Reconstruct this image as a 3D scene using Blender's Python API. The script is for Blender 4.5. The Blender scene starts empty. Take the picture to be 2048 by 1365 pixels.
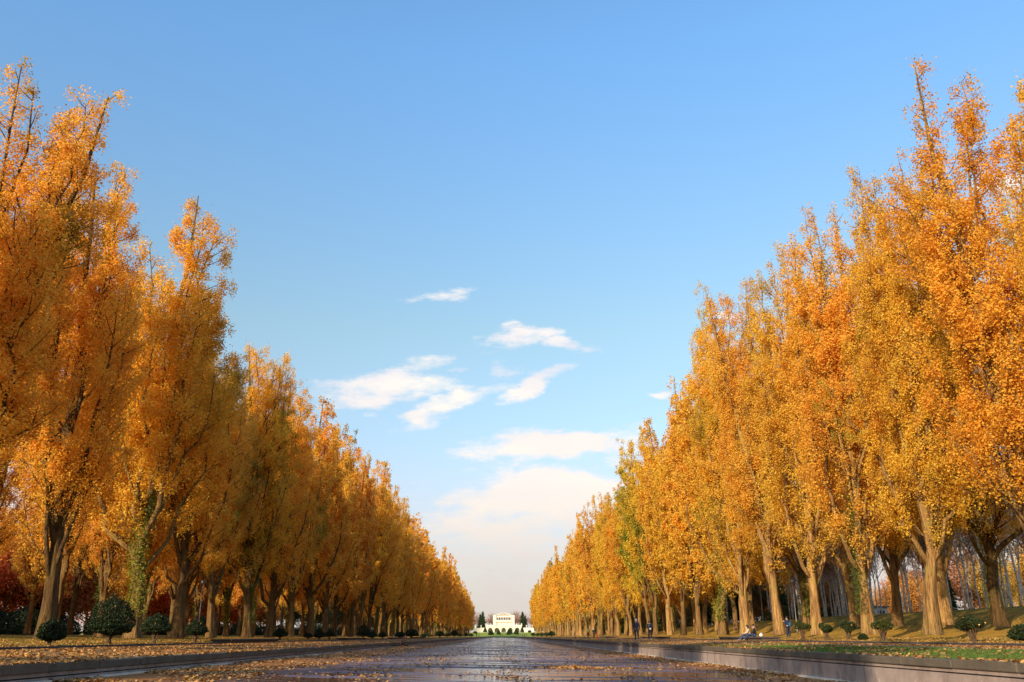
import bpy, math, random
import numpy as np
from mathutils import Matrix, Vector
R = math.radians
C = bpy.data.collections.new("scene"); bpy.context.scene.collection.children.link(C)
S = bpy.context.scene

# ------------------------------------------------------------------ camera, sky, sun, exposure
F = 1750.0; PITCH = math.atan(590 / F); YAW = 0.0114; CAMZ = 0.5
cam = bpy.data.cameras.new("camera"); cam.sensor_width = 36; cam.lens = F / 2048 * 36
cam.clip_start = 0.1; cam.clip_end = 9000
camo = bpy.data.objects.new("camera", cam); C.objects.link(camo)
camo.matrix_world = (Matrix.Translation((0, 0, CAMZ)) @ Matrix.Rotation(-YAW, 4, 'Z')
                     @ Matrix.Rotation(math.pi / 2 + PITCH, 4, 'X') @ Matrix.Rotation(-0.004, 4, 'Z'))
S.camera = camo
SUN_EL = R(19); SUN_AZ = R(35)          # azimuth: degrees to the left of straight behind the camera
sdir = Vector((-math.sin(SUN_AZ) * math.cos(SUN_EL), -math.cos(SUN_AZ) * math.cos(SUN_EL), math.sin(SUN_EL)))
sun = bpy.data.lights.new("sun", 'SUN'); sun.energy = 5.0; sun.angle = R(0.6); sun.color = (1.0, 0.83, 0.61)
suno = bpy.data.objects.new("sun", sun); C.objects.link(suno)
suno.rotation_euler = sdir.to_track_quat('Z', 'Y').to_euler()
S.view_settings.view_transform = 'Standard'; S.view_settings.look = 'None'
S.view_settings.gamma = 1; S.view_settings.use_curve_mapping = False
S.view_settings.exposure = 0.35
S.cycles.max_bounces = 12; S.cycles.diffuse_bounces = 8; S.cycles.transmission_bounces = 8; S.cycles.glossy_bounces = 3
S.cycles.caustics_reflective = False; S.cycles.caustics_refractive = False

W = bpy.data.worlds.new("World"); S.world = W; W.use_nodes = True
wn = W.node_tree; wn.nodes.clear()

class NT:
    """small helper around a node tree"""
    def __init__(s, t): s.t = t
    def n(s, typ, ins=None, **kw):
        nd = s.t.nodes.new(typ)
        for k, v in kw.items(): setattr(nd, k, v)
        if ins:
            for k, v in ins.items():
                if isinstance(v, bpy.types.NodeSocket): s.t.links.new(v, nd.inputs[k])
                else: nd.inputs[k].default_value = v
        return nd
    def m(s, op, a, b=None, c=None, clamp=False):
        nd = s.t.nodes.new('ShaderNodeMath'); nd.operation = op; nd.use_clamp = clamp
        for i, v in enumerate((a, b, c)):
            if v is None: continue
            if isinstance(v, bpy.types.NodeSocket): s.t.links.new(v, nd.inputs[i])
            else: nd.inputs[i].default_value = v
        return nd.outputs[0]
    def mr(s, v, a, b, c=0.0, d=1.0, smooth=False):
        nd = s.n('ShaderNodeMapRange', {0: v, 1: a, 2: b, 3: c, 4: d})
        if smooth: nd.interpolation_type = 'SMOOTHSTEP'
        return nd.outputs[0]
    def mix(s, f, a, b, blend='MIX'):
        nd = s.t.nodes.new('ShaderNodeMix'); nd.data_type = 'RGBA'; nd.blend_type = blend
        for i, v in ((0, f), (6, a), (7, b)):
            if isinstance(v, bpy.types.NodeSocket): s.t.links.new(v, nd.inputs[i])
            else: nd.inputs[i].default_value = v if i == 0 else (v[0], v[1], v[2], 1)
        return nd.outputs[2]
    def noise(s, vec, scale, detail=4, rough=.55):
        return s.n('ShaderNodeTexNoise', {'Vector': vec, 'Scale': scale, 'Detail': detail, 'Roughness': rough}).outputs[0]
    def vmap(s, vec, scale=(1, 1, 1), loc=(0, 0, 0)):
        return s.n('ShaderNodeMapping', {'Vector': vec, 'Scale': scale, 'Location': loc}).outputs[0]

w = NT(wn)
sky = w.n('ShaderNodeTexSky', sky_type='NISHITA', sun_disc=False, sun_elevation=SUN_EL,
          sun_rotation=math.atan2(sdir.x, sdir.y), altitude=20, air_density=1.0, dust_density=0.6, ozone_density=2.0)
tc = w.n('ShaderNodeTexCoord').outputs['Generated']
sep = w.n('ShaderNodeSeparateXYZ', {0: tc})
yy = w.m('MAXIMUM', sep.outputs[1], 0.04)
U = w.m('DIVIDE', sep.outputs[0], yy); V = w.m('DIVIDE', sep.outputs[2], yy)
P = w.n('ShaderNodeCombineXYZ', {0: U, 1: V, 2: 0.0}).outputs[0]
def uv(px, py):
    Mx = camo.matrix_world.to_3x3()
    d = Mx @ Vector(((px - 1024) / F, (682.5 - py) / F, -1))
    return Vector((d.x / d.y, d.z / d.y))
warp = w.n('ShaderNodeTexNoise', {'Vector': w.vmap(P, (1, 2.2, 1)), 'Scale': 9.0, 'Detail': 6.0, 'Roughness': .6})
wv = w.n('ShaderNodeVectorMath', {0: warp.outputs['Color'], 1: (.5, .5, .5)}, operation='SUBTRACT').outputs[0]
wv = w.n('ShaderNodeVectorMath', {0: wv, 1: (.13, .05, 0)}, operation='MULTIPLY').outputs[0]
PW = w.n('ShaderNodeVectorMath', {0: P, 1: wv}, operation='ADD').outputs[0]
clouds = [(890, 592, 75, 14, 8, .38), (1045, 676, 75, 24, 3, .95), (1018, 655, 26, 12, 0, .7), (1125, 695, 60, 15, -10, .7),
          (760, 778, 165, 34, 4, .85), (870, 725, 80, 18, 5, .5), (885, 815, 105, 26, 22, .8), (1065, 773, 100, 20, 20, .9),
          (990, 745, 60, 18, 5, .5), (1125, 888, 175, 34, 6, 1.35), (1235, 925, 60, 20, 0, .6), (1090, 985, 205, 46, 2, 1.35),
          (1010, 1050, 260, 80, 0, .8), (1030, 1120, 300, 90, 0, .7), (1325, 790, 32, 10, 5, .7), (735, 826, 30, 11, 0, .6),
          (1470, 633, 75, 10, 0, .5), (120, 1010, 330, 170, 0, .9), (1760, 950, 220, 180, 0, .75), (2010, 360, 90, 30, 0, .8),
          (1690, 1130, 400, 120, 0, .8)]
mask = None
for (px, py, rx, ry, ang, st) in clouds:
    c = uv(px, py); a = R(ang)
    rx *= 1.3; ry *= 1.35
    e1 = uv(px + rx * math.cos(a), py - rx * math.sin(a)) - c
    e2 = uv(px - ry * math.sin(a), py - ry * math.cos(a)) - c
    mp = w.n('ShaderNodeMapping', {'Vector': PW, 'Location': (c.x, c.y, 0), 'Rotation': (0, 0, math.atan2(e1.y, e1.x)),
                                   'Scale': (e1.length, e2.length, 1)}, vector_type='TEXTURE').outputs[0]
    ln = w.n('ShaderNodeVectorMath', {0: mp}, operation='LENGTH').outputs['Value']
    v = w.mr(ln, 1.15, 0.15, 0, st, True)
    mask = v if mask is None else w.m('MAXIMUM', mask, v)
n1 = w.noise(w.vmap(P, (1, 2.6, 1)), 13.0, 8, .62)
n3 = w.noise(w.vmap(P, (1, 2.0, 1), (7, 2, 0)), 38.0, 6, .65)
cf = w.m('ADD', mask, w.m('MULTIPLY', w.m('SUBTRACT', n1, .5), 2.1))
cf = w.m('ADD', cf, w.m('MULTIPLY', w.m('SUBTRACT', n3, .5), .85))
cf = w.mr(cf, .18, .98, 0, 1, True)
cf = w.m('MULTIPLY', cf, w.mr(mask, 0.0, .12))
cf = w.m('MULTIPLY', cf, .96)
# cloud colour: white on top, faintly lilac grey beneath
n2 = w.noise(w.vmap(P, (1, 3, 1), (3, 1, 0)), 7.0, 4)
ccol = w.mix(w.mr(n2, .40, .60), (7.0, 6.8, 7.2), (8.8, 8.1, 7.4))
ccol = w.mix(w.m('MULTIPLY', w.mr(V, .32, .20), .7), ccol, (8.6, 7.7, 6.8))
ccol = w.mix(w.m('MULTIPLY', w.mr(V, .17, .04), .85), ccol, (5.35, 4.85, 4.6))
skc = w.n('ShaderNodeHueSaturation', {'Color': sky.outputs[0], 'Saturation': 1.0, 'Value': 1.0, 'Hue': .5}).outputs[0]
SKYMUL = (1.18, 1.34, 1.34)
skc = w.mix(1.0, skc, SKYMUL, 'MULTIPLY')
skc = w.mix(1.0, skc, w.mix(w.mr(sep.outputs[2], .33, .60), (1.66, 1.43, 1.17), (1.58, 1.84, 2.0)), 'MULTIPLY')
skc = w.mix(1.0, skc, w.mix(w.mr(sep.outputs[2], .33, .12), (1, 1, 1), (.80, .72, .90)), 'MULTIPLY')
# pale, faintly pink air just above the horizon
hz = w.mr(sep.outputs[2], .0, .24, .9, 0, True)
skc = w.mix(hz, skc, (5.3, 4.85, 4.6))
col = w.mix(cf, skc, ccol)
bg = w.n('ShaderNodeBackground', {'Color': col, 'Strength': 0.10})
w.n('ShaderNodeOutputWorld', {0: bg.outputs[0]})

# ------------------------------------------------------------------ helpers
def tag(o, label=None, cat=None, group=None, kind=None):
    if label: o['label'] = label
    if cat: o['category'] = cat
    if group: o['group'] = group
    if kind: o['kind'] = kind
    return o
def link(name, me, parent=None):
    o = bpy.data.objects.new(name, me); C.objects.link(o)
    if parent: o.parent = parent
    return o
def empty(name, loc=(0, 0, 0), rz=0):
    o = bpy.data.objects.new(name, None); C.objects.link(o)
    o.location = loc; o.rotation_euler = (0, 0, rz); o.empty_display_size = .3
    return o
def copy_tree(o, parent=None):
    c = o.copy(); C.objects.link(c)
    if parent: c.parent = parent
    for ch in KIDS.get(o.name, []):
        copy_tree(ch, c)
    return c
KIDS = {}
def kid(parent, *os):
    KIDS.setdefault(parent.name, []).extend(os)

class MB:
    """collects verts and faces into one mesh"""
    def __init__(s): s.v = []; s.f = []; s.n = 0
    def add(s, v, f):
        v = np.asarray(v, float); s.v.append(v); s.f.extend([tuple(i + s.n for i in q) for q in f]); s.n += len(v)
    def box(s, x0, x1, y0, y1, z0, z1):
        v = [(x, y, z) for z in (z0, z1) for y in (y0, y1) for x in (x0, x1)]
        s.add(v, [(0, 2, 3, 1), (4, 5, 7, 6), (0, 1, 5, 4), (2, 6, 7, 3), (0, 4, 6, 2), (1, 3, 7, 5)])
    def tube(s, pts, rad, seg=6, flute=None, cap=True):
        pts = np.asarray(pts, float); n = len(pts); rad = np.broadcast_to(np.asarray(rad, float), (n,))
        d = np.gradient(pts, axis=0); d /= np.linalg.norm(d, axis=1)[:, None] + 1e-9
        m = d.mean(0); ref = np.array([1., 0, 0]) if abs(m[0]) < .7 * np.linalg.norm(m) else np.array([0, 1., 0])
        a = np.cross(d, ref); a /= np.linalg.norm(a, axis=1)[:, None] + 1e-9
        b = np.cross(d, a)
        th = np.linspace(0, 2 * math.pi, seg, endpoint=False)
        rr = rad[:, None] * np.ones(seg)
        if flute is not None: rr = rr * flute(pts[:, 2][:, None], th[None, :])
        v = pts[:, None, :] + rr[:, :, None] * (np.cos(th)[None, :, None] * a[:, None, :] + np.sin(th)[None, :, None] * b[:, None, :])
        f = []
        for i in range(n - 1):
            for j in range(seg):
                k = (j + 1) % seg
                f.append((i * seg + j, i * seg + k, (i + 1) * seg + k, (i + 1) * seg + j))
        if cap:
            f.append(tuple((n - 1) * seg + j for j in range(seg))); f.append(tuple(range(seg))[::-1])
        s.add(v.reshape(-1, 3), f)
    def lathe(s, prof, seg=16, c=(0, 0)):
        v = []; f = []
        for r, z in prof:
            for j in range(seg):
                t = 2 * math.pi * j / seg; v.append((c[0] + r * math.cos(t), c[1] + r * math.sin(t), z))
        for i in range(len(prof) - 1):
            for j in range(seg):
                k = (j + 1) % seg; f.append((i * seg + j, i * seg + k, (i + 1) * seg + k, (i + 1) * seg + j))
        f.append(tuple(range(seg))[::-1]); f.append(tuple((len(prof) - 1) * seg + j for j in range(seg)))
        s.add(v, f)
    def ellip(s, c, r, seg=14, rings=9):
        v = []; f = []
        for i in range(rings + 1):
            p = math.pi * i / rings
            for j in range(seg):
                t = 2 * math.pi * j / seg
                v.append((c[0] + r[0] * math.sin(p) * math.cos(t), c[1] + r[1] * math.sin(p) * math.sin(t), c[2] + r[2] * math.cos(p)))
        for i in range(rings):
            for j in range(seg):
                k = (j + 1) % seg; f.append((i * seg + j, (i + 1) * seg + j, (i + 1) * seg + k, i * seg + k))
        s.add(v, f)
    def mesh(s, name, mat, smooth=False):
        me = bpy.data.meshes.new(name); me.from_pydata(np.concatenate(s.v).tolist(), [], s.f)
        if mat: me.materials.append(mat)
        if smooth: me.polygons.foreach_set('use_smooth', [True] * len(me.polygons))
        me.update(); return me
    def build(s, name, mat, parent=None, smooth=False, bevel=0):
        o = link(name, s.mesh(name, mat, smooth), parent)
        if bevel:
            b = o.modifiers.new('bevel', 'BEVEL'); b.width = bevel; b.segments = 2
        return o

def leaf_mesh(name, Pc, size, mat, rng, flat=0.0, fold=.25, rnd=None, extra=None, aspect=.8, bias=None):
    """Pc (N,3) centres -> N four-cornered leaves, each with its own 'rnd' value"""
    n = len(Pc)
    nrm = rng.normal(size=(n, 3))
    if bias is not None: nrm = nrm + bias
    if flat: nrm[:, 2] = np.abs(nrm[:, 2]) + flat
    nrm /= np.linalg.norm(nrm, axis=1)[:, None]
    t = rng.normal(size=(n, 3)); u = np.cross(nrm, t); u /= np.linalg.norm(u, axis=1)[:, None] + 1e-9
    v = np.cross(nrm, u)
    s = (np.broadcast_to(size, (n,)) * rng.uniform(.65, 1.3, n))[:, None] * .5
    k = rng.uniform(-fold, fold, n)[:, None] * s
    V_ = np.stack([Pc + u * s, Pc + v * s * aspect + nrm * k, Pc - u * s, Pc - v * s * aspect + nrm * k], 1).reshape(-1, 3)
    me = bpy.data.meshes.new(name)
    me.vertices.add(4 * n); me.vertices.foreach_set('co', V_.astype(np.float32).ravel())
    me.loops.add(4 * n); me.loops.foreach_set('vertex_index', np.arange(4 * n, dtype=np.int32))
    me.polygons.add(n); me.polygons.foreach_set('loop_start', np.arange(0, 4 * n, 4, dtype=np.int32))
    me.polygons.foreach_set('loop_total', np.full(n, 4, dtype=np.int32))
    me.materials.append(mat)
    at = me.attributes.new('rnd', 'FLOAT', 'POINT')
    r = rng.random(n) if rnd is None else rnd
    at.data.foreach_set('value', np.repeat(r, 4).astype(np.float32))
    if extra is not None:
        a2 = me.attributes.new('tone', 'FLOAT', 'POINT'); a2.data.foreach_set('value', np.repeat(extra, 4).astype(np.float32))
    me.update(); me.validate()
    return me

# ------------------------------------------------------------------ materials
def mat(name):
    m = bpy.data.materials.new(name); m.use_nodes = True; m.node_tree.nodes.clear(); return m, NT(m.node_tree)
def plain(name, col, rough=.7, var=.15, scale=6, metal=0):
    m, t = mat(name)
    g = t.n('ShaderNodeTexCoord').outputs['Object']
    c = t.mix(t.noise(g, scale), [x * (1 - var) for x in col], [min(1, x * (1 + var)) for x in col])
    p = t.n('ShaderNodeBsdfPrincipled', {'Base Color': c, 'Roughness': rough, 'Metallic': metal})
    t.n('ShaderNodeOutputMaterial', {0: p.outputs[0]}); return m

def leaf_mat(name, c1, c2, green=None, gth=(.60, .72), trans=.35, zgreen=0.0, rough=.55):
    """leaf colours from c1 to c2 by leaf, tinted by the tree's own colour, with patches still green"""
    m, t = mat(name)
    oi = t.n('ShaderNodeObjectInfo'); at = t.n('ShaderNodeAttribute', attribute_name='rnd')
    tco = t.n('ShaderNodeTexCoord').outputs['Object']
    c = t.mix(at.outputs['Fac'], c1, c2)
    off = t.n('ShaderNodeCombineXYZ', {0: t.m('MULTIPLY', oi.outputs['Random'], 90.0), 1: t.m('MULTIPLY', oi.outputs['Random'], 37.0), 2: 0.0}).outputs[0]
    q = t.n('ShaderNodeVectorMath', {0: tco, 1: off}, operation='ADD').outputs[0]
    big = t.noise(q, .16, 2)
    c = t.mix(t.mr(big, .35, .65), c, t.mix(1.0, c, (1.12, 1.24, 1.2), 'MULTIPLY'))
    if green:
        gn = t.noise(t.vmap(q, (1, 1, .55), (11, 5, 3)), .20, 3)
        gf = t.m('ADD', gn, t.m('MULTIPLY', t.m('SUBTRACT', at.outputs['Fac'], .5), .12))
        gf = t.m('ADD', gf, t.m('MULTIPLY', t.m('SUBTRACT', oi.outputs['Alpha'], .5), .35))
        c = t.mix(t.mr(gf, gth[0], gth[1]), c, green)
    c = t.mix(1.0, c, oi.outputs['Color'], 'MULTIPLY')
    d = t.n('ShaderNodeBsdfPrincipled', {'Base Color': c, 'Roughness': rough, 'Specular IOR Level': .25})
    tr = t.n('ShaderNodeBsdfTranslucent', {'Color': t.mix(1.0, c, (1.15, .95, .7), 'MULTIPLY')})
    mx = t.n('ShaderNodeMixShader', {0: trans, 1: d.outputs[0], 2: tr.outputs[0]})
    t.n('ShaderNodeOutputMaterial', {0: mx.outputs[0]}); return m

def bark_mat(name, c1, c2, scale=3.0, ridge=(9, 9, .8), patches=None):
    m, t = mat(name)
    g = t.n('ShaderNodeTexCoord').outputs['Object']
    n = t.noise(t.vmap(g, ridge), scale, 6, .65)
    n2 = t.noise(t.vmap(g, (ridge[0] * .45, ridge[1] * .45, ridge[2] * .35), (5, 2, 1)), scale, 5, .7)
    n = t.m('ADD', t.m('MULTIPLY', n, .55), t.m('MULTIPLY', n2, .45))
    c = t.mix(t.mr(n, .40, .60), c1, c2)
    c = t.mix(t.m('MULTIPLY', t.mr(t.noise(g, .55, 5, .7), .50, .66), .6), c, [q * .8 for q in c1])
    if patches:
        c = t.mix(t.mr(t.noise(g, .9, 4), .5, .62), c, patches)
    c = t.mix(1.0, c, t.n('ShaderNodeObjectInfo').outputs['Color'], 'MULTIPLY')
    b = t.n('ShaderNodeBump', {'Height': n, 'Strength': 1.0, 'Distance': .35})
    p = t.n('ShaderNodeBsdfPrincipled', {'Base Color': c, 'Roughness': .9, 'Normal': b.outputs[0], 'Specular IOR Level': .2})
    t.n('ShaderNodeOutputMaterial', {0: p.outputs[0]}); return m

M = {}
M['poplar_leaf'] = leaf_mat('poplar leaf', (.59, .27, .022), (.85, .50, .066), green=(.20, .21, .022), gth=(.62, .74), trans=.50)
M['maple_leaf'] = leaf_mat('background leaf', (.60, .55, .5), (1, 1, 1))
M['shrub_leaf'] = leaf_mat('yew leaf', (.022, .035, .012), (.045, .07, .02), trans=.12)
M['ivy_leaf'] = leaf_mat('ivy leaf', (.15, .15, .018), (.28, .24, .025), green=(.07, .10, .016), gth=(.5, .62))
M['birch_leaf'] = leaf_mat('birch leaf', (.45, .16, .05), (.55, .27, .09), trans=.25)
M['litter'] = leaf_mat('fallen leaf', (.24, .095, .03), (.58, .30, .09), trans=.1, rough=.45)
M['grass'] = leaf_mat('grass blade', (.05, .10, .015), (.12, .17, .03), trans=.25)
M['bark'] = bark_mat('poplar bark', (.11, .048, .018), (.50, .29, .095), patches=(.33, .22, .06), scale=.9)
M['birch'] = bark_mat('birch bark', (.42, .39, .36), (.84, .81, .77), 2.2, (1.2, 1.2, 5), patches=(.50, .46, .42))
M['stem'] = bark_mat('shrub stem', (.10, .06, .035), (.24, .15, .085))
M['bare'] = bark_mat('bare branch', (.26, .15, .11), (.42, .27, .20))

def concrete(name, base, dark, top=None, joint=3.2, stain=1.0):
    m, t = mat(name)
    g = t.n('ShaderNodeTexCoord').outputs['Object']; sp = t.n('ShaderNodeSeparateXYZ', {0: g})
    n = t.noise(g, 1.6, 7, .65); v = t.noise(t.vmap(g, (.4, .9, .5)), 1.6, 6, .7)
    c = t.mix(t.mr(n, .35, .65), base, [x * .72 for x in base])
    c = t.mix(t.m('MULTIPLY', t.mr(v, .48, .7), .75 * stain), c, dark)
    fr = t.m('FRACT', t.m('DIVIDE', t.m('ADD', sp.outputs[1], joint * .37), joint))
    j = t.m('LESS_THAN', fr, .035 / joint)
    c = t.mix(t.m('MULTIPLY', j, .8), c, [x * .3 for x in dark])
    sk = t.noise(g, 7, 5, .8)
    c = t.mix(t.m('MULTIPLY', t.mr(sk, .62, .70), .5), c, [min(1, x * 2.2) for x in base])
    b = t.n('ShaderNodeBump', {'Height': t.m('ADD', t.noise(g, 14, 5, .7), n), 'Strength': .5, 'Distance': .03})
    p = t.n('ShaderNodeBsdfPrincipled', {'Base Color': c, 'Roughness': .88, 'Normal': b.outputs[0]})
    t.n('ShaderNodeOutputMaterial', {0: p.outputs[0]}); return m
M['coping'] = concrete('mossy coping', (.125, .098, .065), (.045, .04, .026), joint=400)
M['wall'] = concrete('stained concrete', (.35, .27, .225), (.12, .085, .07), joint=9.0)
M['kerb'] = concrete('dark kerb', (.06, .045, .045), (.025, .02, .02), joint=2.0)
M['slab'] = concrete('sitting slab', (.12, .085, .05), (.05, .035, .02), joint=40)
M['cream'] = concrete('cream render', (.78, .70, .56), (.64, .54, .40), joint=400, stain=.3)
M['cream2'] = concrete('pale band', (.84, .79, .68), (.7, .62, .5), joint=400, stain=.2)

def floor_mat():
    m, t = mat('wet canal floor')
    g = t.n('ShaderNodeTexCoord').outputs['Object']; sp = t.n('ShaderNodeSeparateXYZ', {0: g})
    x = sp.outputs[0]
    st = t.noise(t.vmap(g, (.16, .75, 1)), 1.0, 6, .62)         # puddles drawn out across the canal
    fine = t.noise(t.vmap(g, (.5, 2.0, 1), (4, 2, 0)), 1.6, 5, .7)
    wet = t.m('ADD', t.m('MULTIPLY', st, .75), t.m('MULTIPLY', fine, .25))
    wetf = t.mr(wet, .475, .525, 0, 1, True)
    dry = t.mix(t.noise(g, .8, 6, .7), (.12, .09, .11), (.25, .185, .21))
    c = t.mix(wetf, dry, (.045, .035, .035))
    # trodden leaf mould along both walls
    edge = t.m('MAXIMUM', t.mr(x, -3.8, -8.0), t.mr(x, 5.6, 8.4))
    lf = t.m('ADD', t.m('MULTIPLY', edge, .38), t.noise(g, 5.5, 5, .75))
    lfm = t.mr(lf, .66, .78)
    lc = t.mix(t.noise(g, 12, 3), (.20, .075, .025), (.46, .21, .065))
    c = t.mix(lfm, c, lc)
    rough = t.m('ADD', t.mr(wetf, 0, 1, .75, .10), t.m('MULTIPLY', lfm, .4))
    bump = t.n('ShaderNodeBump', {'Height': t.m('ADD', t.m('MULTIPLY', t.noise(t.vmap(g, (.5, 1.6, 1)), 2.2, 3, .5), 1.0), t.m('MULTIPLY', lfm, .6)),
                                  'Strength': .6, 'Distance': .05})
    p = t.n('ShaderNodeBsdfPrincipled', {'Base Color': c, 'Roughness': rough, 'Normal': bump.outputs[0], 'IOR': 1.4, 'Specular IOR Level': t.m('MULTIPLY', t.mr(wetf, 0, 1, .16, .62), t.mr(lfm, 0, 1, 1, .3))})
    t.n('ShaderNodeOutputMaterial', {0: p.outputs[0]}); return m
M['floor'] = floor_mat()

def ground_mat():
    m, t = mat('lawn and leaf litter')
    g = t.n('ShaderNodeTexCoord').outputs['Object']; sp = t.n('ShaderNodeSeparateXYZ', {0: g})
    x = sp.outputs[0]; ax = t.m('ABSOLUTE', x)
    grass = t.mix(t.noise(g, 1.4, 6, .7), (.055, .085, .014), (.13, .15, .028))
    gold = t.mix(t.noise(g, 9, 4, .7), (.30, .14, .02), (.62, .36, .05))
    rust = t.mix(t.noise(g, 11, 4, .7), (.19, .085, .03), (.52, .27, .08))
    sand = t.mix(t.noise(g, 3, 5), (.23, .17, .11), (.34, .27, .18))
    nl = t.m('ADD', t.m('MULTIPLY', t.noise(g, .35, 4), .6), t.m('MULTIPLY', t.noise(g, 7, 4, .7), .4))
    # lawn under the trees: more litter near the rows
    near = t.mr(t.m('ABSOLUTE', t.m('SUBTRACT', ax, 27.0)), 26, 4, 0, .17)
    lawn = t.mix(t.mr(t.m('ADD', nl, near), .50, .66), grass, gold)
    # strip between the canal coping and the second kerb
    wob = t.m('MULTIPLY', t.m('SUBTRACT', t.noise(g, .5, 4), .5), 2.0)
    xs = t.m('ADD', x, wob)
    stripR = t.mix(t.mr(t.m('ADD', nl, t.mr(sp.outputs[1], 34, 52, 0, .3)), .52, .60), t.mix(.4, grass, (.04, .12, .01)), rust)
    pathm = t.m('MULTIPLY', t.mr(xs, 13.0, 13.6), t.mr(xs, 16.2, 15.6))
    stripR = t.mix(pathm, stripR, sand)
    stripR = t.mix(t.m('MULTIPLY', t.mr(xs, 15.6, 16.4), .95), stripR, rust)
    farl = t.mr(sp.outputs[1], 75, 110)
    stripR = t.mix(t.m('MULTIPLY', farl, .7), stripR, t.mix(.5, rust, gold))
    stripL = t.mix(t.mr(nl, .36, .50), t.mix(.5, grass, sand), rust)
    stripL = t.mix(t.m('MULTIPLY', t.mr(t.m('ADD', t.noise(g, .22, 4), t.mr(t.m('ABSOLUTE', t.m('ADD', x, 15.0)), 3, 0, 0, .10)), .62, .70), .6), stripL, sand)
    strip = t.mix(t.m('GREATER_THAN', x, 0.0), stripL, stripR)
    c = t.mix(t.m('LESS_THAN', ax, 20.1), lawn, strip)
    c = t.mix(t.mr(sp.outputs[1], 655, 665), c, t.mix(.85, grass, (.32, .34, .05)))
    b = t.n('ShaderNodeBump', {'Height': t.noise(g, 9, 6, .75), 'Strength': .8, 'Distance': .08})
    p = t.n('ShaderNodeBsdfPrincipled', {'Base Color': c, 'Roughness': .95, 'Normal': b.outputs[0], 'Specular IOR Level': .1})
    t.n('ShaderNodeOutputMaterial', {0: p.outputs[0]}); return m
M['ground'] = ground_mat()

# ------------------------------------------------------------------ terrain
WH = 9.2          # half width of the canal
YE = 650.0        # far end of the canal
def ss(a, b, v):
    t = np.clip((np.asarray(v, float) - a) / (b - a), 0, 1); return t * t * (3 - 2 * t)
def gz(x, y):
    x = np.asarray(x, float); y = np.asarray(y, float); ax = np.abs(x)
    z = np.where(ax < 20.12, .09 * np.sin(np.clip((ax - 9.6) / 10.4, 0, 1) * math.pi) - .02 * ss(16, 20, ax), .13 + .14 * ss(20.1, 26, ax))
    r = 2.5 * ss(28, 43, x) * (1 - .55 * ss(170, 260, y)) + .12 * np.sin(x * .21) * np.sin(y * .13) * ss(26, 40, x)
    l = .55 * ss(28, 48, -x)
    end = 3.3 * ss(665, 750, y) * (1 - .0 * ax)
    z = z + r + l
    z = np.where(y > YE + 2, np.where(ax < 20.12, 0, z * (1 - ss(YE, 700, y))) + end, z)
    return z
def fz(x): return -.53 - .0196 * x
xs = sorted(set([-3000, -900, -300, -150, -100, 100, 150, 300, 900, 3000] + list(np.arange(-76, 77, 4.)) + [-20.15, -20.05, -9.55, 9.55, 20.05, 20.15, -14.8, -11.5, -17.5, -19, 14.8, 11.5, 17.5, 19, -5, 5, 0, 34, 38, 22, 24]))
xs = [x for x in xs if abs(x) not in (8.0, 12.0)]
ys = sorted(set([-3000, -800, -200, -60, -30] + list(np.arange(-20, 120, 4.)) + list(np.arange(120, 260, 10.)) + list(np.arange(260, 650, 30.)) + [650, 652.5, 665, 680, 700, 720, 740, 750, 770, 800, 900, 1200, 2000, 4500]))
gxv, gyv = np.meshgrid(xs, ys, indexing='ij')
gzv = gz(gxv, gyv)
V_ = np.stack([gxv, gyv, gzv], -1).reshape(-1, 3); ny = len(ys); fs = []
for i in range(len(xs) - 1):
    for j in range(ny - 1):
        if abs(xs[i] + xs[i + 1]) / 2 < 9.55 and -30 <= ys[j] < 650: continue
        fs.append((i * ny + j, (i + 1) * ny + j, (i + 1) * ny + j + 1, i * ny + j + 1))
mb = MB(); mb.add(V_, fs); tag(mb.build('ground', M['ground'], smooth=True), kind='structure')
mb = MB(); xr = np.linspace(-WH - .15, WH + .15, 12); yr = list(np.linspace(-29, 649.9, 60)); v = [(x, y, fz(x)) for x in xr for y in yr]
mb.add(v, [(i * 60 + j, (i + 1) * 60 + j, (i + 1) * 60 + j + 1, i * 60 + j + 1) for i in range(11) for j in range(59)])
tag(mb.build('canal_floor', M['floor'], smooth=True), kind='structure')

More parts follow.
